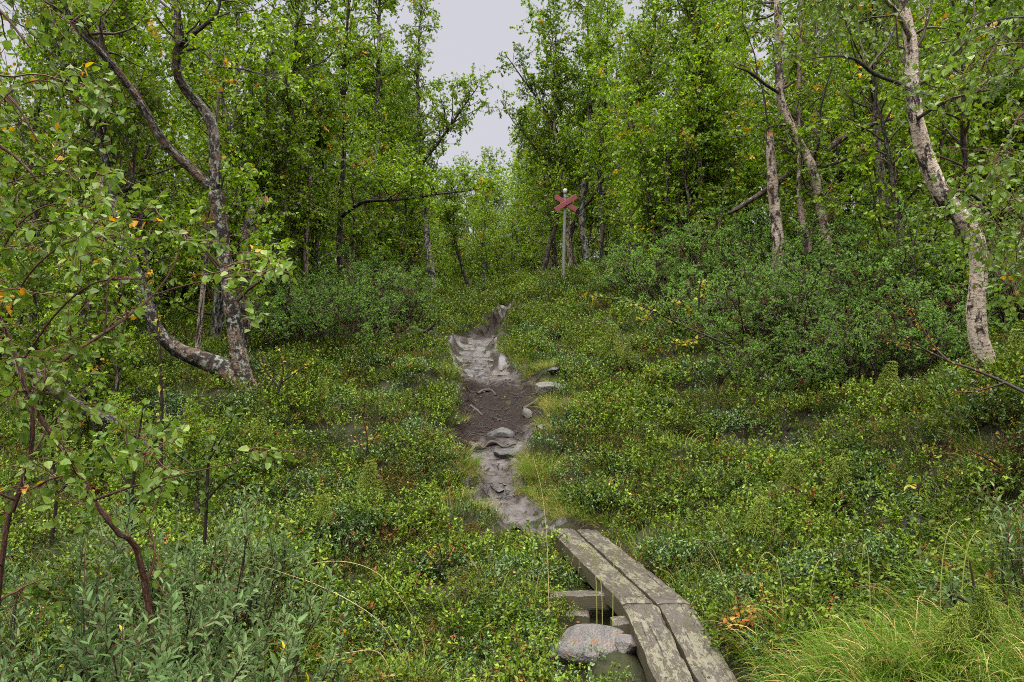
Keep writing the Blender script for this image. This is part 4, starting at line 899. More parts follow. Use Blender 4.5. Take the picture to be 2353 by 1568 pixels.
# ------------------------------------------------------------------ trail markers
def marker(label, u, d, vt, lean, seed, scale=1.0):
    ft = on_ground(u, d); top = P(u, vt, d); h = top[2] - ft[2]
    root = thing('trail_marker', label, 'trail marker', tuple(ft), 'red cross trail markers'); r = np.random.default_rng(seed)
    K = 16; zz = np.linspace(-.3, h, K); pts = np.stack([lean * (h - zz) / h, 0 * zz, zz], -1)
    mb = MB(); tubes(mb, pts, np.linspace(.050, .040, K), 14, 0, .01, r, cap=True); mb.build('pole', [M['pole']], root)
    mb = MB(); zc = np.array([-.10, -.10, .012, .028, .028]) + h; rc = np.array([.042, .050, .050, .044, .001])
    tubes(mb, np.stack([0 * zc, 0 * zc, zc], -1), rc, 16, 0); mb.build('cap', [M['white']], root)
    for sgn, yo in ((1, -.078), (-1, -.054)):
        a = math.radians(33) * sgn; c = np.array([.01, yo, h - .35]); ax = np.array([math.cos(a), 0, math.sin(a)]); bx = np.array([-math.sin(a), 0, math.cos(a)])
        mb = MB(); hl, hw, tk = .325, .062, .011; na_ = 12
        V = []
        for t in np.linspace(-hl, hl, na_):
            for q_, y_ in ((-hw, -tk), (-hw + .006, -tk - .003), (hw - .006, -tk - .003), (hw, -tk), (hw, tk), (-hw, tk)):
                V.append(c + ax * t + bx * (q_ + r.normal(0, .0012)) + np.array([0, y_, 0]))
        k = np.arange(na_ * 6).reshape(na_, 6); nx = np.roll(k, -1, 1)
        mb.add(V, [np.stack([k[:-1], nx[:-1], nx[1:], k[1:]], -1).reshape(-1, 4), k[:1], k[-1:, ::-1]], (0, 0, 0, 1)); ob = mb.build('cross_board', [M['red']], root)
    mb = MB()
    for q_ in (-.02, .02): tubes(mb, np.array([[.01 + q_, -.098, h - .35 + q_], [.01 + q_, -.086, h - .35 + q_]]), np.array([.010, .011]), 8, 0, cap=True)
    mb.build('bolt', [M['pole']], root)
    return root
marker('tall grey pole with a red cross and white cap at the top of the rise', 1299, 20.5, 437, -.05, 1)
marker('smaller far off red cross marker half hidden among thin trees beyond the crest', 1211, 45, 597, .35, 2)

# ------------------------------------------------------------------ rocks, root
def rock(name, label, p, size, seed, mt='rock', sink=.3, rz=0, cuts=13, group=None, cat='rock', n=28):
    r = np.random.default_rng(seed); th = np.linspace(0, np.pi, n + 1); ph = np.linspace(0, 2 * np.pi, 2 * n, endpoint=False)
    T_, P_ = np.meshgrid(th, ph, indexing='ij'); D_ = np.stack([np.sin(T_) * np.cos(P_), np.sin(T_) * np.sin(P_), np.cos(T_)], -1)
    rad = np.ones(T_.shape)
    for _ in range(cuts):
        nv = nrm(r.standard_normal(3)); dd = r.uniform(.48, .82); c = D_ @ nv
        rad = np.where(c > .05, np.minimum(rad, dd / np.maximum(c, .05)), rad)
    V = D_ * rad[..., None]; V = V + .022 * fuzz(V[..., 0] + V[..., 2] * .7, V[..., 1] - V[..., 2] * .5, seed, .7, 3)[..., None] * D_
    V = V / np.ptp(V.reshape(-1, 3), axis=0) * np.array(size); c, s = math.cos(rz), math.sin(rz); V = V @ np.array([[c, s, 0], [-s, c, 0], [0, 0, 1]])
    k = np.arange(T_.size).reshape(T_.shape); nx = np.roll(k, -1, 1); mb = MB()
    mb.add(V.reshape(-1, 3), np.stack([k[:-1], k[1:], nx[1:], nx[:-1]], -1).reshape(-1, 4), (0, 0, 0, 1), 0, False)
    p = np.array(p); p[2] += size[2] * (.5 - sink); ob = mb.build(name, [M[mt]], None, (0, 0, 0)); ob.location = p
    return tag(ob, label, cat, group)
rock('boulder', 'rounded grey and rust stained boulder beside the boardwalk', on_ground(1350, 4.9), (.50, .36, .21), 33, 'rock', .36, .1, 6)
rock('rock', 'small grey stone wedged between the boulder and the boardwalk', on_ground(1436, 4.85), (.15, .16, .12), 4, 'rock', .35)
rock('rock', 'pale slab of rock cropping out at the right edge of the muddy path', on_ground(1256, 10.7), (.40, .34, .22), 5, 'rock_pale', .52, .4)
rock('rock', 'thin dark flake leaning on the pale slab above the grass verge', on_ground(1273, 11.0), (.18, .2, .08), 6, 'rock_dark', .3)
rock('rock', 'dark wedge of rock on the path just above the black root', on_ground(1142, 9.85), (.40, .24, .17), 7, 'rock_dark', .62, -.35)
rock('rock', 'sharp grey slab sticking out of the path just below the black root', on_ground(1164, 9.30), (.36, .30, .16), 8, 'rock_dark', .62, .5)
rock('rock', 'whitish rounded rock by the grass at the right of the black root', on_ground(1254, 9.55), (.26, .22, .20), 9, 'rock_pale', .35)
rock('rock', 'flat white stone lying on the shiny upper bend of the path', on_ground(1128, 12.75), (.20, .14, .05), 10, 'rock_pale', .1)
rock('rock', 'flat grey stone at the right edge of the upper bend, beside moss', on_ground(1158, 11.75), (.22, .14, .10), 11, 'rock_pale', .2, .2)
rock('rock', 'small brown pebble just in front of the flat grey stone', on_ground(1167, 11.5), (.09, .08, .07), 12, 'rock_pale', .2)
rock('rock', 'grey rock on the path at the crest of the rise', on_ground(1158, 18.3), (.40, .34, .30), 13, 'rock_pale', .35)
rock('rock', 'triangular tan rock standing in the mud at the middle of the path', on_ground(1213, 10.25), (.13, .09, .17), 14, 'rock_pale', .3)
rock('rock', 'dark lichen spotted rock face under the crowberry at the right edge', on_ground(2250, 5.6), (.50, .36, .34), 15, 'rock_dark', .62)
rock('rock', 'dark rock overhung by crowberry, left of the lichen spotted rock face', on_ground(2120, 5.5), (.36, .30, .30), 16, 'rock_dark', .62)
rock('rock', 'low grey stone half hidden in grass right of the boardwalk', on_ground(1842, 5.05), (.26, .24, .2), 17, 'rock_dark', .55)
mb = MB(); r = np.random.default_rng(4)
def gy(u, d, h): g = on_ground(u, d); return [g[0], g[1], g[2] + h]
s = resample([gy(1062, 9.6, .0) + [.02], gy(1078, 9.5, .02) + [.045], gy(1094, 9.42, .035) + [.038], gy(1108, 9.44, .0) + [.032], gy(1124, 9.48, .055) + [.034], gy(1142, 9.5, .045) + [.024], gy(1160, 9.46, .01) + [.022], gy(1182, 9.52, .02) + [.018], gy(1206, 9.5, -.01) + [.012]], 30)
tubes(mb, s[:, :3], lumpy(s, r, .22)[:, 3], 9, 0, .12, r)
s = resample([gy(1096, 9.46, .04) + [.03], gy(1080, 9.3, .03) + [.025], gy(1062, 9.2, .0) + [.012]], 12); tubes(mb, s[:, :3], s[:, 3], 7, 0, .05, r)
tag(mb.build('tree_root', [M['root']]), 'gnarled black root crossing the middle of the muddy path', 'root')
for (pl, lb) in [([(1098, 11.0, 10), (1112, 11.12, 9), (1128, 11.1, 8), (1140, 10.9, 6)], 'thin curved root high on the brown peat of the path'), ([(1080, 10.5, 12), (1096, 10.45, 11), (1108, 10.3, 8)], 'short thin root at the left edge of the brown peat'),
                 ([(1202, 10.45, 10), (1232, 10.55, 11), (1262, 10.75, 8)], 'dark thin root running under the pale slab')]:
    mb = MB(); s = resample([gy(u, d, .02) + [w / 2 / F * d] for u, d, w in pl], 16); tubes(mb, s[:, :3], s[:, 3], 6, 0, .05, r); tag(mb.build('tree_root', [M['root']]), lb, 'root')

# ------------------------------------------------------------------ junipers
def juniper_meshes(i):
    rng = np.random.default_rng(300 + i); np.random.seed(300 + i)
    n = 30; a = rng.random(n) * 6.28; e = np.radians(rng.uniform(22, 88, n)); b = np.stack([.12 * np.cos(a), .12 * np.sin(a), -.05 + 0 * a], -1)
    d = np.stack([np.cos(a) * np.cos(e), np.sin(a) * np.cos(e), np.sin(e)], -1)
    Ln = rng.uniform(.55, 1.05, n); B = walk(rng, b, d, Ln, 9, .11, .17)
    wood = MB(); tubes(wood, B, .011 * np.linspace(1, .3, 9)[None] * np.ones((n, 1)), 5, 0)
    ns = 150; pi = np.repeat(np.arange(n), 5); t = rng.uniform(.35, 1, ns); q, tg = along(B, pi, t)
    d = nrm(tg + .75 * rng.standard_normal((ns, 3)) * np.array([1, 1, .5])); SB = walk(rng, q, d, rng.uniform(.16, .34, ns), 6, .12, .10); tubes(wood, SB, .005 * np.linspace(1, .4, 6)[None] * np.ones((ns, 1)), 4, 0)
    nt = 780; pi = rng.integers(0, ns, nt); t = .42 + .58 * rng.random(nt) ** .7; q, tg = along(SB, pi, t); shb = rng.random(ns)[pi]
    d = nrm(tg + .6 * rng.standard_normal((nt, 3)) + np.array([0, 0, .2])); T = walk(rng, q, d, rng.uniform(.06, .13, nt), 6, .12, -.16)
    tubes(wood, T, np.full((nt, 6), .0024), 3, 0)
    sh = 4; p2 = np.repeat(np.arange(nt), sh); t2 = np.tile([.3, .5, .72, .95], nt) + rng.normal(0, .06, nt * sh); q2, tg2 = along(T, p2, np.clip(t2, .05, 1)); d2 = nrm(tg2 + .55 * rng.standard_normal((nt * sh, 3)) + np.array([0, 0, .15]))
    T2 = walk(rng, q2, d2, rng.uniform(.028, .052, nt * sh), 4, .08, -.2)
    nl = 62000; li = rng.integers(0, nt * sh, nl); lt = rng.random(nl); q3_, tg3 = along(T2, li, lt)
    ra = nrm(np.cross(tg3, nrm(rng.standard_normal((nl, 3))))); dd = nrm(tg3 * .75 + ra); nn = nrm(tg3 - ra * .5 + .3 * rng.standard_normal((nl, 3)))
    hb = .6 * shb + .4 * rng.random(nt); hue = np.clip(.2 + .38 * lt + .30 * hb[p2[li]] + .14 * rng.random(nl), .2, 1)
    brown = ((rng.random(nt) < .05) | (rng.random(ns) < .05)[pi])[p2[li]]; hue = np.where(brown, .16 * rng.random(nl), hue)
    fo = MB(); leaves(fo, q3_, dd, nn, rng.uniform(.010, .015, nl) * (1.15 - .4 * lt), .0048, hue, 0, 'quad', .1, .05)
    return wood.mesh('juniper_stems', [M['dead']]), fo.mesh('juniper_foliage', [M['juniper']])
JM = [juniper_meshes(i) for i in range(4)]
def juniper(u, d, sc, label, k, group, rz, sz=1.0):
    p = on_ground(u, d); root = thing('juniper_bush', label, 'juniper', tuple(p), group); root.rotation_euler = (0, 0, rz); sc *= 1.24; root.scale = (sc, sc, sc * sz * .98)
    for nm, me in zip(('stems', 'foliage'), JM[k % 4]):
        ob = bpy.data.objects.new(nm, me); COL.objects.link(ob); ob.parent = root
rj = np.random.default_rng(12)
for i, (u, d, sc, lb) in enumerate([
    (700, 13.2, 1.15, 'juniper bush at the left end of the left thicket, under the slanting pale birch'), (790, 12.2, 1.0, 'juniper bush in the front middle of the left thicket, nearest the path bend'),
    (850, 13.8, 1.2, 'tallest juniper of the left thicket, in front of the stout brown trunk'), (920, 13.6, .85, 'low juniper closing the right end of the left thicket'),
    (740, 15.2, 1.15, 'juniper bush at the back of the left thicket, round the slim white stem'), (830, 15.6, 1.1, 'juniper bush at the back of the left thicket, beyond the tallest one'), (640, 12.0, .9, 'dull green juniper half hidden beside the forked birch'),
    (900, 16.0, .9, 'small far juniper of the left thicket, by the mottled white trunk')]): juniper(u, d, sc, lb, i, 'junipers left of the path', rj.random() * 6.28, .9)
for i, (u, d, sc, lb) in enumerate([
    (1500, 16.0, 1.25, 'bright green juniper on the skyline of the bank, right of the trail marker'), (1560, 14.2, 1.25, 'juniper just below the bright green one on the bank'), (1640, 14.4, 1.35, 'broad juniper under the straight pinkish trunk'),
    (1720, 13.4, 1.25, 'juniper in the middle of the bank under the fallen log'), (1810, 12.8, 1.25, 'juniper at the foot of the broken pinkish stump'), (1900, 12.4, 1.25, 'juniper round the foot of the forked pale birch'),
    (1600, 12.3, .95, 'low juniper at the left front of the right hand thicket'), (1700, 11.4, 1.05, 'juniper below the log, second from the left in the front row'), (1790, 10.6, 1.1, 'front juniper with brown inner twigs, centre of the bank'),
    (1880, 10.4, 1.2, 'dark upright juniper in the middle of the right bank'), (1980, 11.2, 1.25, 'juniper with a reddish dead side, mid right'), (2060, 10.6, 1.25, 'tall juniper below the slender reddish birch'),
    (2140, 10.0, 1.25, 'juniper left of the big leaning trunk, in its row the nearest to it'), (1960, 9.3, .95, 'low juniper in front of the one with a dead side'), (2080, 8.9, .95, 'low juniper nearest the viewer on the right bank'),
    (1830, 9.4, .8, 'small juniper at the bottom edge of the right thicket'), (2180, 8.8, .85, 'small juniper just left of the big leaning trunk'), (2330, 10.0, 1.2, 'dark juniper behind the big leaning trunk at the right edge'),
    (2010, 13.4, 1.3, 'juniper high on the bank between the forked and reddish birches'), (2110, 13.0, 1.35, 'juniper high on the bank right of the reddish birch'), (2220, 12.2, 1.35, 'juniper high on the bank behind the leaning trunk'), (1440, 17.5, .9, 'small juniper by the thin dark stems right of the marker')]):
    juniper(u, d, sc, lb, i + 1, 'junipers on the right bank', rj.random() * 6.28, .92)

# ------------------------------------------------------------------ willow shrubs in the left foreground
def willow(label, foot, h, R, seed, nst=16, nl=2600, group='willow shrubs in the foreground', ls=.055, lean=(0, 0), K=10):
    rng = np.random.default_rng(seed); np.random.seed(seed); o = on_ground(*foot); root = thing('willow_shrub', label, 'shrub', tuple(o), group)
    a = rng.random(nst) * 6.28; b = np.stack([.12 * np.cos(a), .12 * np.sin(a), -.05 + 0 * a], -1); rr = R * np.sqrt(rng.random(nst))
    d = nrm(np.stack([rr * np.cos(a) + lean[0], rr * np.sin(a) + lean[1], h * np.ones(nst)], -1) + .12 * rng.standard_normal((nst, 3)))
    Ln = np.hypot(h, rr) * rng.uniform(.75, 1.05, nst); B = walk(rng, b, d, Ln, K, .10, .05)
    mb = MB(); tubes(mb, B, .0075 * np.linspace(1, .3, K)[None] * np.ones((nst, 1)), 6, 0, .02, rng); mb.build('stems', [M['bark_dark']], root)
    nt = nst * 9; pi = np.repeat(np.arange(nst), 9); t = rng.uniform(.3, 1, nt); q, tg = along(B, pi, t)
    d = nrm(tg * .9 + .5 * rng.standard_normal((nt, 3)) + np.array([0, 0, .35])); Tl = rng.uniform(.14, .34, nt); T = walk(rng, q, d, Tl, 7, .10, .16)
    fo = MB(); tubes(fo, T, .0022 * np.linspace(1, .5, 7)[None] * np.ones((nt, 1)), 4, 0)
    per = max(6, nl // nt); li = np.repeat(np.arange(nt), per); lt = np.tile(np.linspace(.15, 1, per), nt) + rng.normal(0, .02, nt * per); q, tg = along(T, li, np.clip(lt, 0, 1))
    ph = np.tile(np.arange(per) * 2.4, nt) + np.repeat(rng.random(nt) * 6.28, per); ref = nrm(np.cross(tg, np.array([.3, .2, 1.]))); r2 = np.cross(tg, ref)
    rad = ref * np.cos(ph)[:, None] + r2 * np.sin(ph)[:, None]
    d = nrm(tg * (.55 + .6 * np.clip(lt, 0, 1))[:, None] + rad * .9 + np.array([0, 0, .1])); nn = nrm(np.cross(np.cross(d, tg), d) + np.array([0, 0, .5]) + .25 * rng.standard_normal(d.shape))
    ln = ls * rng.uniform(.65, 1.15, len(q)) * (1.05 - .3 * np.clip(lt, 0, 1)); hb = rng.random(nt); hue = np.clip(.1 + .5 * hb[li] + .3 * rng.random(len(q)), 0, .9); hue = np.where(rng.random(len(q)) < .006, .97, hue)
    leaves(fo, q, d, nn, ln, ln * .32, hue, 1, 'willow', .25, .22); fo.build('foliage', [M['twig_red'], M['willow']], root)
willow('broad willow shrub with narrow grey green leaves filling the bottom left', (330, 3.1), .95, .55, 401, 22, 4200)
willow('tall willow shoots rising behind the broad one, level with the copper stems', (420, 3.9), 1.25, .42, 402, 14, 2400)
willow('willow bush at the very left edge under the copper stems', (30, 3.0), .95, .45, 403, 16, 2800)
willow('low willow growth at the bottom right of the shrub mass, towards the grass', (600, 3.4), .72, .42, 404, 16, 2600)
willow('nearest willow shoots cut by the bottom edge at the left', (230, 2.6), .62, .5, 405, 18, 3000)
willow('thin willow wand standing alone left of the heath', (505, 4.6), .8, .3, 406, 8, 900)
willow('small willow with bluish leaves at the lower right edge', (2400, 3.7), .55, .26, 407, 8, 900)
willow('willow shoots in the far bottom left corner', (120, 2.5), .5, .35, 408, 14, 2200)

# ------------------------------------------------------------------ small plants and sticks
def horsetail_mesh(i):
    rng = np.random.default_rng(500 + i); mb = MB(); h = .34; zz = np.linspace(-.03, h, 9); pts = np.stack([.04 * (zz / h) ** 2 * np.cos(i), .04 * (zz / h) ** 2 * np.sin(i), zz], -1)
    tubes(mb, pts, np.linspace(.0025, .001, 9), 5, 0)
    for z in np.linspace(.09, h, 11):
        n = 13; a = np.linspace(0, 6.28, n, endpoint=False) + rng.random(); L_ = .115 * (1.12 - z / h) + .02
        b = np.repeat([[np.interp(z, zz, pts[:, 0]), np.interp(z, zz, pts[:, 1]), z]], n, 0); T = walk(rng, b, np.stack([np.cos(a), np.sin(a), .35 + 0 * a], -1), L_ * rng.uniform(.8, 1.1, n), 6, .05, -.30)
        tubes(mb, T, np.full((n, 6), .0021), 3, 0)
        q, tg = along(T, np.repeat(np.arange(n), 5), np.tile(np.linspace(.25, .9, 5), n)); dr = nrm(tg + rng.standard_normal(q.shape) * .8 + np.array([0, 0, -.4])); T2 = walk(rng, q, dr, L_ * .38, 3, .05, -.3); tubes(mb, T2, np.full((len(q), 3), .0017), 3, 0)
    return mb.mesh('horsetail', [M['horsetail']])
HM = [horsetail_mesh(i) for i in range(3)]
for i, (u, d, sc, lb) in enumerate([
    (858, 7.6, 1.3, 'yellow green horsetail on the slope left of the path, the brightest there'), (838, 7.9, 1.0, 'horsetail just behind the brightest one left of the path'), (660, 6.3, 1.0, 'round tufted horsetail alone above the willow shrubs'), (735, 6.6, .9, 'pale horsetail right of the round tufted one'),
    (1405, 11.2, 1.6, 'large grey green horsetail on the right of the upper path bend'), (1440, 11.0, 1.2, 'second horsetail beside the large grey green one'), (1905, 9.6, 1.3, 'bright horsetail in front of the dark upright juniper'), (2030, 8.0, 1.35, 'tall horsetail in the middle of the right slope'),
    (1450, 9.2, .9, 'small horsetail above the grass verge right of the path'), (1725, 6.2, 1.05, 'leaning horsetail on the right slope above the grass'), (1935, 6.3, 1.2, 'horsetail beside the rocks under the crowberry, at its left'), (1810, 6.9, 1.0, 'horsetail up the slope from the leaning one'),
    (1650, 6.6, .6, 'tiny horsetail left of the leaning one'), (2170, 3.4, .75, 'horsetail in the grass near the bottom right, the left one of two'), (2275, 3.5, .8, 'horsetail in the grass near the bottom right, the right one of two'), (930, 10.2, .8, 'faint horsetail near the left edge of the peat'),
    (740, 9.6, .9, 'horsetail by the foot of the mossy birch clump'), (2335, 6.9, 1.3, 'feathery horsetail right of the big leaning trunk foot'), (600, 8.0, .9, 'horsetail left of the heath slope behind the willow wand')]):
    ob = bpy.data.objects.new('horsetail', HM[i % 3]); COL.objects.link(ob); p = on_ground(u, d, -.05); ob.location = p; ob.scale = (sc,) * 3; ob.rotation_euler = (rj.normal(0, .12), rj.normal(0, .12), rj.random() * 6.28); tag(ob, lb, 'horsetail', 'wood horsetails')
def tussock(label, u, d, n, h, R, seed, hue=(0, .85), lean=.5, bend=-.4, dry=.15):
    mb = blades(np.random.default_rng(seed), n, h, R, hue, lean, bend, .004, 8, dry); ob = mb.build('grass_tussock', [M['grass']]); ob.location = on_ground(u, d); tag(ob, label, 'grass', 'grass tussocks')
tussock('big grass tussock leaning over the path at its right, below the whitish rock', 1248, 8.55, 420, .40, .18, 601, (.1, .85))
tussock('grass tussock in front of the big one, nearer the boards', 1312, 8.0, 340, .34, .18, 602, (.2, .85))
tussock('short tussock at the right end of the boards', 1372, 7.6, 320, .30, .2, 603, (.1, .85), .7)
tussock('tussock with straw coloured blades beside the pale slab', 1290, 9.9, 300, .40, .24, 604, (.3, .9), .6, -.5, .4)
tussock('small green tussock on the left edge of the path', 1078, 8.35, 220, .15, .11, 605, (0, .7), .3)
tussock('drooping dark green tussock left of the far end of the boards', 1170, 7.1, 280, .30, .16, 606, (0, .6), .9, -.7)
tussock('small spiky tussock in the heath left of the boulder', 1115, 5.7, 160, .22, .10, 607, (0, .7), .6)
tussock('fan shaped tussock on the left bank of the upper path', 1203, 11.6, 140, .30, .12, 608, (0, .7), .5)
def wisp(name, label, cat, pts, r0, mt, group=None, leafpts=None):
    mb = MB(); s = resample([[*P(u, v, d), r0 * w] for u, v, d, w in pts], 26); tubes(mb, s[:, :3], s[:, 3], 5, 0)
    ob = mb.build(name, [M[mt]]); tag(ob, label, cat, group)
M['straw'] = twig_mat('dry_straw', (.42, .32, .16), (.50, .40, .22), .5)
M['straw_green'] = twig_mat('green_stalk', (.16, .19, .05), (.30, .28, .09), .5)
wisp('grass_stalk', 'long dry straw arching from the willows towards the bottom centre, the upper one', 'grass stalk', [(985, 1500, 4.6, 1), (930, 1390, 4.4, 1), (870, 1320, 4.3, .8), (800, 1292, 4.2, .7), (720, 1295, 4.1, .5), (660, 1320, 4.1, .3)], .0022, 'straw', 'arching dry straws')
wisp('grass_stalk', 'long dry straw arching from the willows towards the bottom centre, the lower one', 'grass stalk', [(960, 1570, 4.3, 1), (880, 1440, 4.1, 1), (810, 1385, 4.0, .9), (730, 1345, 4.0, .7), (660, 1320, 4.0, .5), (600, 1300, 4.0, .3)], .0022, 'straw', 'arching dry straws')
wisp('grass_stalk', 'bowed straw low at the bottom, between the willows and the heath', 'grass stalk', [(910, 1570, 4.2, 1), (870, 1500, 4.2, .9), (800, 1500, 4.1, .7), (700, 1520, 4.1, .4)], .002, 'straw')
wisp('grass_stalk', 'tall straight orange stalk in front of the end of the boards', 'grass stalk', [(1262, 1430, 5.4, 1), (1260, 1330, 5.4, 1), (1256, 1230, 5.4, .8), (1245, 1130, 5.4, .7), (1225, 1050, 5.4, .4)], .0022, 'straw')
for k, (u, v, d, h, b, lb) in enumerate([(1385, 1440, 5.0, 190, -70, 'drooping green blade bent over the left edge of the boards'), (1372, 1420, 5.15, 160, -40, 'shorter green blade beside the crossbeam'), (1408, 1450, 5.0, 210, 20, 'upright green blade by the crossbeam end'),
                                        (2000, 1480, 4.3, 230, -20, 'tall green grass stem in the middle of the lower right grass'), (2160, 1450, 4.0, 250, 60, 'tall bowed grass blade right of centre in the lower right grass'), (2210, 1420, 4.0, 200, 70, 'bowed grass blade at the right of the lower right grass'), (1800, 1440, 4.6, 170, -60, 'bent grass blade by the half hidden stone'), (1860, 1430, 4.7, 150, 60, 'bent grass blade leaning right over the half hidden stone')]):
    wisp('grass_stalk', lb, 'grass stalk', [(u, v + 60, d, 1), (u + b * .05, v - h * .5, d, 1), (u + b * .3, v - h * .9, d, .8), (u + b * .7, v - h, d, .6), (u + b, v - h * .8, d, .4), (u + b * 1.15, v - h * .45, d, .2)], .0028, 'straw_green')
def stick(name, label, cat, lines, mt, d, lv=None, seed=1, group=None, lmat=None, ls=.03, foot=None):
    """a small woody plant or bare twig given by pixel polylines; lv = number of leaves"""
    rng = np.random.default_rng(seed); np.random.seed(seed); mb = MB(); st = []
    for ln in lines:
        s = resample([[*P(u, v, d + (q[0] if q else 0)), w / 2 / F * d] for u, v, w, *q in ln], 22); st.append(s); tubes(mb, s[:, :3], s[:, 3], 6, 0, .04, rng)
    if not lv: return tag(mb.build(name, [M[mt]]), label, cat, group)
    root = thing(name, label, cat, tuple(st[0][0, :3]), group); o = tuple(st[0][0, :3]); mb.build('stem', [M[mt]], root, o); fo = MB(); i = rng.integers(0, len(st), lv); t = .25 + .75 * rng.random(lv)
    Q = np.stack([s[:, :3] for s in st]); q, tg = along(Q, i, t); dd = nrm(tg * .5 + rng.standard_normal((lv, 3)) * .8 + np.array([0, 0, -.1])); q = q + dd * .012
    leaves(fo, q, dd, nrm(rng.standard_normal((lv, 3)) * .5 + np.array([0, -.3, .8])), ls * rng.uniform(.7, 1.2, lv), ls * .75, rng.random(lv), 0, 'birch'); fo.build('leaves', [M[lmat]], root, o)
stick('dead_twig', 'forked black bare twig sticking up from the lower right grass', 'twig', [[(2265, 1470, 12), (2230, 1430, 11), (2195, 1385, 9), (2180, 1360, 5)], [(2262, 1465, 10), (2240, 1400, 9), (2238, 1350, 7), (2228, 1290, 4)], [(2240, 1405, 7), (2215, 1380, 6), (2200, 1372, 4)], [(2265, 1468, 12), (2300, 1540, 12), (2320, 1600, 12)]], 'root', 3.6)
stick('birch_sapling', 'low leaning birch twig with yellow green leaves across the mid right slope', 'tree', [[(1690, 800, 4), (1620, 770, 4), (1560, 745, 3.5), (1500, 715, 3, -.2), (1430, 690, 2.5, -.3), (1340, 680, 1.5, -.4)], [(1560, 745, 3), (1590, 720, 2.5), (1540, 690, 1.5, -.2)], [(1620, 772, 3), (1570, 790, 2, -.2), (1540, 780, 1.5, -.3)], [(1500, 715, 4, -.2), (1480, 740, 3, -.3), (1470, 735, 2, -.3)]], 'root', 9.2, 230, 5, None, 'yellowgreen', .05)
stick('birch_sapling', 'small yellow leaved birch shoot standing before the right junipers', 'tree', [[(1608, 720, 6), (1606, 680, 5), (1612, 640, 3)], [(1606, 690, 4), (1622, 660, 3), (1625, 640, 2)]], 'root', 10.5, 46, 6, None, 'yellowgreen', .05)
stick('dwarf_birch', 'lichened twig with tiny orange leaves slanting past the big leaning trunk foot', 'shrub', [[(2370, 910, 7, -.8), (2310, 880, 7, -.6), (2240, 850, 6, -.4), (2180, 830, 5, -.2), (2120, 800, 4), (2050, 760, 2)], [(2180, 830, 5, -.2), (2150, 800, 4, -.1), (2110, 740, 3), (2085, 700, 2)], [(2120, 805, 4), (2060, 790, 3), (2030, 780, 2)], [(2310, 880, 5, -.6), (2240, 900, 4, -.6), (2190, 900, 3, -.5)]], 'root', 6.3, 150, 7, None, 'redleaf', .022)
stick('dwarf_birch', 'second orange leaved twig at the right edge above the lichen spotted rock', 'shrub', [[(2370, 1110, 8), (2310, 1080, 7), (2260, 1050, 4), (2210, 1030, 2)], [(2370, 1090, 5), (2330, 1100, 4), (2270, 1075, 3)]], 'root', 5.3, 80, 8, None, 'redleaf', .02)
stick('birch_seedling', 'seedling with a few big yellow and red leaves above the dark rock', 'plant', [[(2115, 1150, 5), (2112, 1120, 4), (2125, 1095, 2)], [(2112, 1122, 3), (2085, 1110, 2)], [(2112, 1120, 3), (2140, 1110, 2)]], 'root', 5.3, 14, 9, None, 'yellowgreen', .05)
stick('dead_twig', 'thin dark upright stem left of the mossy birch clump', 'twig', [[(372, 1130, 10), (370, 1050, 9), (372, 930, 8), (368, 830, 6), (360, 700, 4)]], 'root', 5.5, 40, 10, None, 'yellowgreen', .038)
stick('dead_twig', 'short brown stick leaning in the heath above the round horsetail', 'twig', [[(628, 1075, 10), (640, 1090, 11), (652, 1112, 9)]], 'dead', 7.6)
stick('dead_branch', 'curved dark dead branch lying below the left juniper near the path', 'branch', [[(948, 752, 5), (968, 762, 8), (985, 756, 8), (1000, 742, 5)], [(968, 762, 6), (980, 772, 4)]], 'root', 13.2)
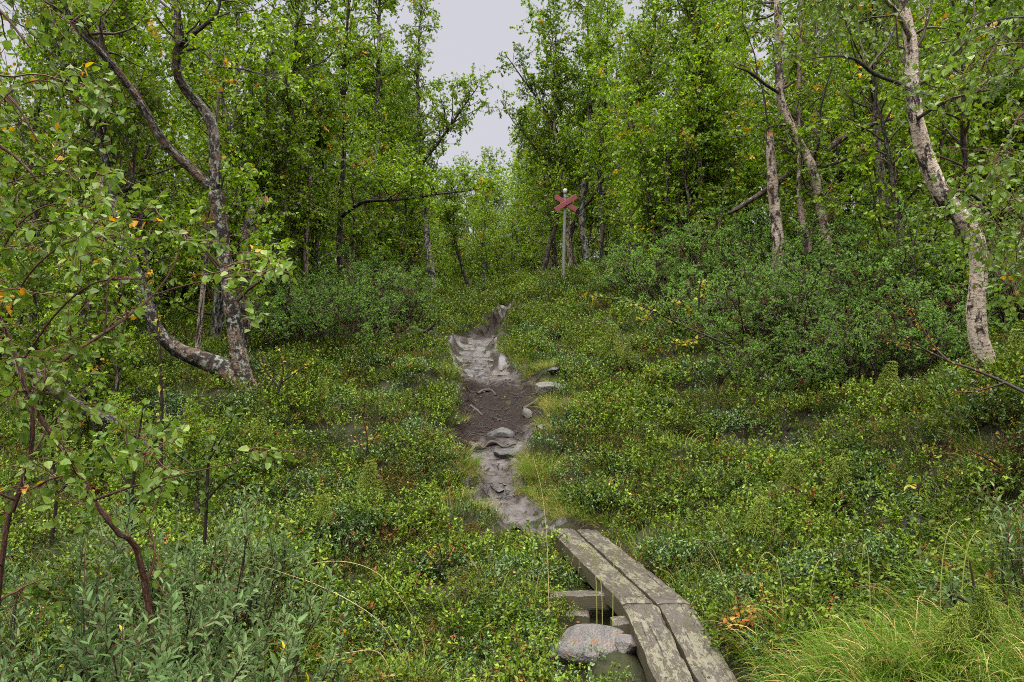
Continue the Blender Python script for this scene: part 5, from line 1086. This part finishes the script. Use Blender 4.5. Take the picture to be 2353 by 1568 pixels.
stick('birch_sapling', 'bright young birch shoot low in the left foreground above the willows', 'tree', [[(470, 1250, 9), (475, 1150, 8), (480, 1060, 7), (500, 1000, 4)], [(475, 1150, 6), (510, 1110, 5), (560, 1070, 3)], [(478, 1120, 5), (440, 1070, 4), (400, 1040, 3)], [(480, 1060, 4), (520, 990, 3), (545, 940, 2)]], 'root', 4.2, 120, 11, None, 'rowan', .042)
stick('bush_seedling', 'yellowing little shrub at the foot of the mossy birch clump', 'shrub', [[(640, 900, 6), (650, 850, 5), (640, 800, 3)], [(645, 880, 5), (690, 850, 4), (720, 830, 2)], [(640, 890, 5), (610, 850, 4), (600, 810, 2)]], 'root', 9.0, 150, 12, None, 'yellowgreen', .035)
for k, (u, v, d, n, lb) in enumerate([(1700, 1440, 4.6, 60, 'reddish bog plant right of the boards, the nearest to them'), (1760, 1410, 4.8, 50, 'orange bog plant next to the half hidden stone'), (840, 1000 + 20, 8.4, 30, 'orange leaved shoot on the slope left of the black root'), (1010, 1290, 6.2, 24, 'red leaved shoot in the heath left of the crossbeam')]):
    stick('autumn_plant', lb, 'plant', [[(u, v + 30, 4), (u + 4, v - 10, 3), (u - 6, v - 60, 2)], [(u, v + 20, 3), (u + 30, v - 30, 2)], [(u, v + 20, 3), (u - 34, v - 24, 2)]], 'root', d, n, 20 + k, None, 'redleaf', .03)

bpy.context.view_layer.update()
stick('birch_sapling', 'leafy birch shoot behind the willows, nearest to the copper stems', 'tree', [[(300, 1230, 9), (305, 1120, 8), (318, 1010, 6), (330, 930, 3)], [(305, 1130, 6), (260, 1060, 5), (225, 1000, 3)], [(310, 1070, 6), (360, 1010, 4), (400, 960, 2)], [(303, 1160, 5), (360, 1120, 4), (420, 1090, 2)]], 'root', 4.4, 150, 31, None, 'rowan', .042)
stick('birch_sapling', 'thin birch shoot with yellowing leaves at the left edge above the willows', 'tree', [[(120, 1240, 9), (130, 1130, 8), (120, 1030, 6), (135, 940, 3)], [(130, 1140, 6), (180, 1080, 5), (215, 1040, 3)], [(124, 1080, 5), (80, 1010, 4), (60, 960, 2)]], 'root', 4.0, 120, 32, None, 'rowan', .042)
